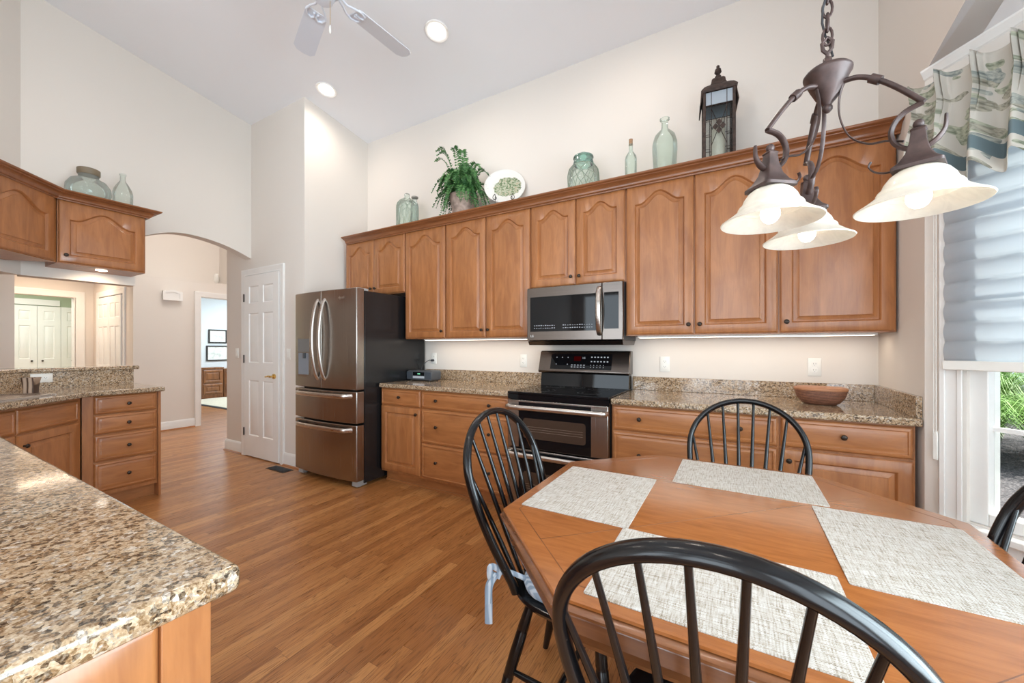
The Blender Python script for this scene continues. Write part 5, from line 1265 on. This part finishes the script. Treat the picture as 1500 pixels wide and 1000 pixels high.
o = lathe_obj('bottle_body', [(0.062, 0.0), (0.070, 0.012), (0.078, 0.12), (0.084, 0.22), (0.083, 0.27), (0.068, 0.325), (0.040, 0.355), (0.025, 0.368), (0.022, 0.385), (0.022, 0.428), (0.033, 0.436), (0.033, 0.446), (0.024, 0.448)], AQUAG, j)
# lantern
ln = thing('lantern', 'tall dark metal lantern with leaded glass panes on the cabinet tops', 'lantern', (-0.098, -0.19, Z0), math.radians(6))
AGED = plain('aged_metal', (0.055, 0.035, 0.028), 0.6, metal=0.4, var=0.5, vscale=50)
hw = 0.086; hT = 0.505
bm = B()
for sx in (-1, 1):
    for sy in (-1, 1): box(bm, sx * hw - 0.009, sx * hw + 0.009, sy * hw - 0.009, sy * hw + 0.009, 0.02, hT)
box(bm, -hw - 0.012, hw + 0.012, -hw - 0.012, hw + 0.012, 0.0, 0.02)
obj('frame', bm, AGED, ln, bevel=0.002)
bm = B(); rings_loft(bm, [[(x, y, z) for x, y in ((-h, -h), (h, -h), (h, h), (-h, h))] for h, z in ((0.098, 0.492), (0.106, 0.505), (0.100, 0.515), (0.086, 0.535), (0.066, 0.552), (0.050, 0.562), (0.044, 0.575), (0.040, 0.60), (0.038, 0.604), (0.030, 0.615), (0.012, 0.622))], False, True)
for s in (-1, 1):
    rings_loft(bm, [[(s * 0.094, -0.085, 0.505), (s * 0.100, -0.085, 0.505), (s * 0.100, 0.085, 0.505), (s * 0.094, 0.085, 0.505)], [(s * 0.108, -0.090, 0.415), (s * 0.114, -0.090, 0.415), (s * 0.114, 0.090, 0.415), (s * 0.108, 0.090, 0.415)]], True, True)
obj('roof', bm, AGED, ln, smooth=25)
bm = B(); lathe(bm, [(0.012, 0.62), (0.020, 0.635), (0.010, 0.65), (0.022, 0.665), (0.018, 0.685), (0.008, 0.695), (0.011, 0.705), (0.002, 0.715)], 14, cap0=True, cap1=True); obj('finial', bm, AGED, ln)
PANE_SHEEN = translucent('pane_sheen', (0.50, 0.56, 0.62), (0.6, 0.66, 0.70), 0.3, 0.2)  # pale bluish reflection on the glass, put into the material colour
PANE = thin_glass('lantern_glass', (0.93, 0.95, 0.95), 0.7, 1.4)
for k in range(4):
    m = Matrix.Rotation(k * PI / 2, 4, 'Z'); bm = B(); box(bm, -hw + 0.009, hw - 0.009, -hw - 0.001, -hw + 0.001, 0.02, 0.492); bmesh.ops.transform(bm, matrix=m, verts=bm.verts); pn = obj('pane', bm, PANE, ln)
    bm = B(); box(bm, -hw + 0.009, hw - 0.009, -hw - 0.0022, -hw - 0.0012, 0.405, 0.49); bmesh.ops.transform(bm, matrix=m, verts=bm.verts); obj('upper_pane_sheen', bm, PANE_SHEEN, pn)  # thin sheet added over the pane to carry the painted reflection
    bm = B(); yl = -hw - 0.003
    for x in (-0.045, 0.045): tube(bm, [(x, yl, 0.02), (x, yl, 0.49)], 0.002, 4)
    tube(bm, [(-hw + 0.009, yl, 0.405), (hw - 0.009, yl, 0.405)], 0.003, 4)
    for z in (0.10, 0.20, 0.30):
        tube(bm, [(-hw + 0.009, yl, z), (-0.045, yl, z)], 0.002, 4); tube(bm, [(0.045, yl, z), (hw - 0.009, yl, z)], 0.002, 4)
    for a_, b_ in (((-0.045, 0.14), (0.045, 0.38)), ((-0.045, 0.38), (0.045, 0.14))): tube(bm, [(a_[0], yl, a_[1]), (b_[0], yl, b_[1])], 0.002, 4)
    for q in range(2): 
        for r_ in range(2):
            cx, cz = 0.0 + (q - r_) * 0.021, 0.26 + (q + r_ - 1) * 0.026
            prs = [(cx, cz - 0.022), (cx + 0.018, cz), (cx, cz + 0.022), (cx - 0.018, cz)]
            rings_loft(bm, [[(x, yl - 0.002, z) for x, z in prs], [(x, yl + 0.002, z) for x, z in prs]], True, True)
    bmesh.ops.transform(bm, matrix=m, verts=bm.verts); obj('leading', bm, AGED, pn)
bm = B(); lathe(bm, [(0.040, 0.0), (0.042, 0.004), (0.042, 0.255), (0.036, 0.262), (0.004, 0.255)], 24, cap0=True, cap1=True); o = obj('pillar_candle', bm, plain('wax', (0.80, 0.74, 0.60), 0.5), None, loc=(-0.098, -0.19, Z0 + 0.0205), smooth=50); tag(o, 'cream pillar candle standing inside the tall lantern', 'candle')
# jars over the bar
LZ = UT + 0.0305
j = thing('glass_jar', 'squat round green glass jar with a brown rim on the bar cabinets', 'jar', (-4.60, -2.115, LZ))
lathe_obj('jar_body', [(0.07, 0.0), (0.085, 0.006), (0.122, 0.05), (0.134, 0.10), (0.130, 0.145), (0.105, 0.19), (0.07, 0.21), (0.06, 0.218), (0.060, 0.245)], thin_glass('smoky_green_glass', (0.86, 0.92, 0.88), 0.8, 1.45, 0.19), j)
lathe_obj('lid', [(0.063, 0.238), (0.068, 0.245), (0.068, 0.285), (0.060, 0.290), (0.055, 0.285), (0.052, 0.26)], plain('lid_brown', (0.22, 0.17, 0.11), 0.5), j, cap1=True)
j = thing('glass_bottle', 'clear glass bottle with a narrow neck beside the squat jar', 'bottle', (-4.62, -1.905, LZ))
lathe_obj('bottle_body', [(0.055, 0.0), (0.062, 0.008), (0.064, 0.06), (0.066, 0.16), (0.058, 0.20), (0.036, 0.245), (0.022, 0.268), (0.018, 0.28), (0.018, 0.322), (0.023, 0.326), (0.022, 0.338)], PALEG, j)

# ------------------------------------------------------------------ office seen through the hall door
OW = wood('office_oak', 'z', (0.14, 0.048, 0.014), (0.28, 0.11, 0.035), rough=0.3)
def office_cab(label, y0, w, h):
    th = thing('office_cabinet', label, 'cabinet', (-11.15, y0, 0), PI / 2, 'office cabinets')
    bm = B(); box(bm, 0, w, 0, 0.36, 0.0, h); box(bm, -0.01, w + 0.005, -0.02, 0.36, h, h + 0.03); obj('body', bm, OW, th)
    for z0, z1 in ((0.10, h * 0.48), (h * 0.52, h - 0.03)): obj('drawer', door_mesh(w - 0.06, z1 - z0, 0.0, fw=0.05), OW, th, loc=(0.03, 0, z0), smooth=30)
office_cab('oak file cabinet with two panelled drawers in the room beyond the hall', 1.235, 0.46, 0.72)
office_cab('oak cabinet half hidden by the hall corner in the far room', 1.715, 0.55, 0.68)
def picture(label, y0, y1, z0, z1, lamp=False):
    th = thing('framed_picture', label, 'picture', (-11.515, y0, z0), PI / 2)
    w, h = y1 - y0, z1 - z0; bm = B()
    o_ = [(0, 0), (w, 0), (w, h), (0, h)]; i_ = [(0.028, 0.028), (w - 0.028, 0.028), (w - 0.028, h - 0.028), (0.028, h - 0.028)]
    rings_loft(bm, [[(x, 0, z) for x, z in o_], [(x, -0.025, z) for x, z in o_], [(x, -0.025, z) for x, z in i_], [(x, -0.010, z) for x, z in i_]], True, False); obj('frame', bm, plain('black_frame', (0.025, 0.022, 0.02), 0.35), th, smooth=20)
    t = NT('print_' + str(int(z0 * 100))); v = t.coord(); c = t.ramp(t.noise(v, 9, 4, 0.6), [(0.35, (0.55, 0.60, 0.56)), (0.5, (0.74, 0.77, 0.74)), (0.7, (0.80, 0.82, 0.80))]); t.bsdf(Base_Color=c, Roughness=0.25)
    bm = B(); box(bm, 0.026, w - 0.026, -0.012, -0.006, 0.026, h - 0.026); obj('print', bm, t.m, th)
picture('black-framed print hung higher on the pale blue far wall', 1.52, 1.925, 1.355, 1.70)
picture('wider black-framed print below the other on the pale blue far wall', 1.475, 2.08, 0.905, 1.29)
rug = thing('area_rug', 'cream rug with a black edge on the floor of the far room', 'rug', (-9.6, 2.0, 0.0005))
pbox('border', plain('rug_black', (0.02, 0.02, 0.022), 0.9), rug, -1.5, 1.6, -1.26, 0.9, 0.0, 0.008); pbox('field', plain('rug_cream', (0.62, 0.58, 0.46), 0.95, var=0.1, vscale=40), rug, -1.42, 1.52, -1.18, 0.82, 0.008, 0.012)
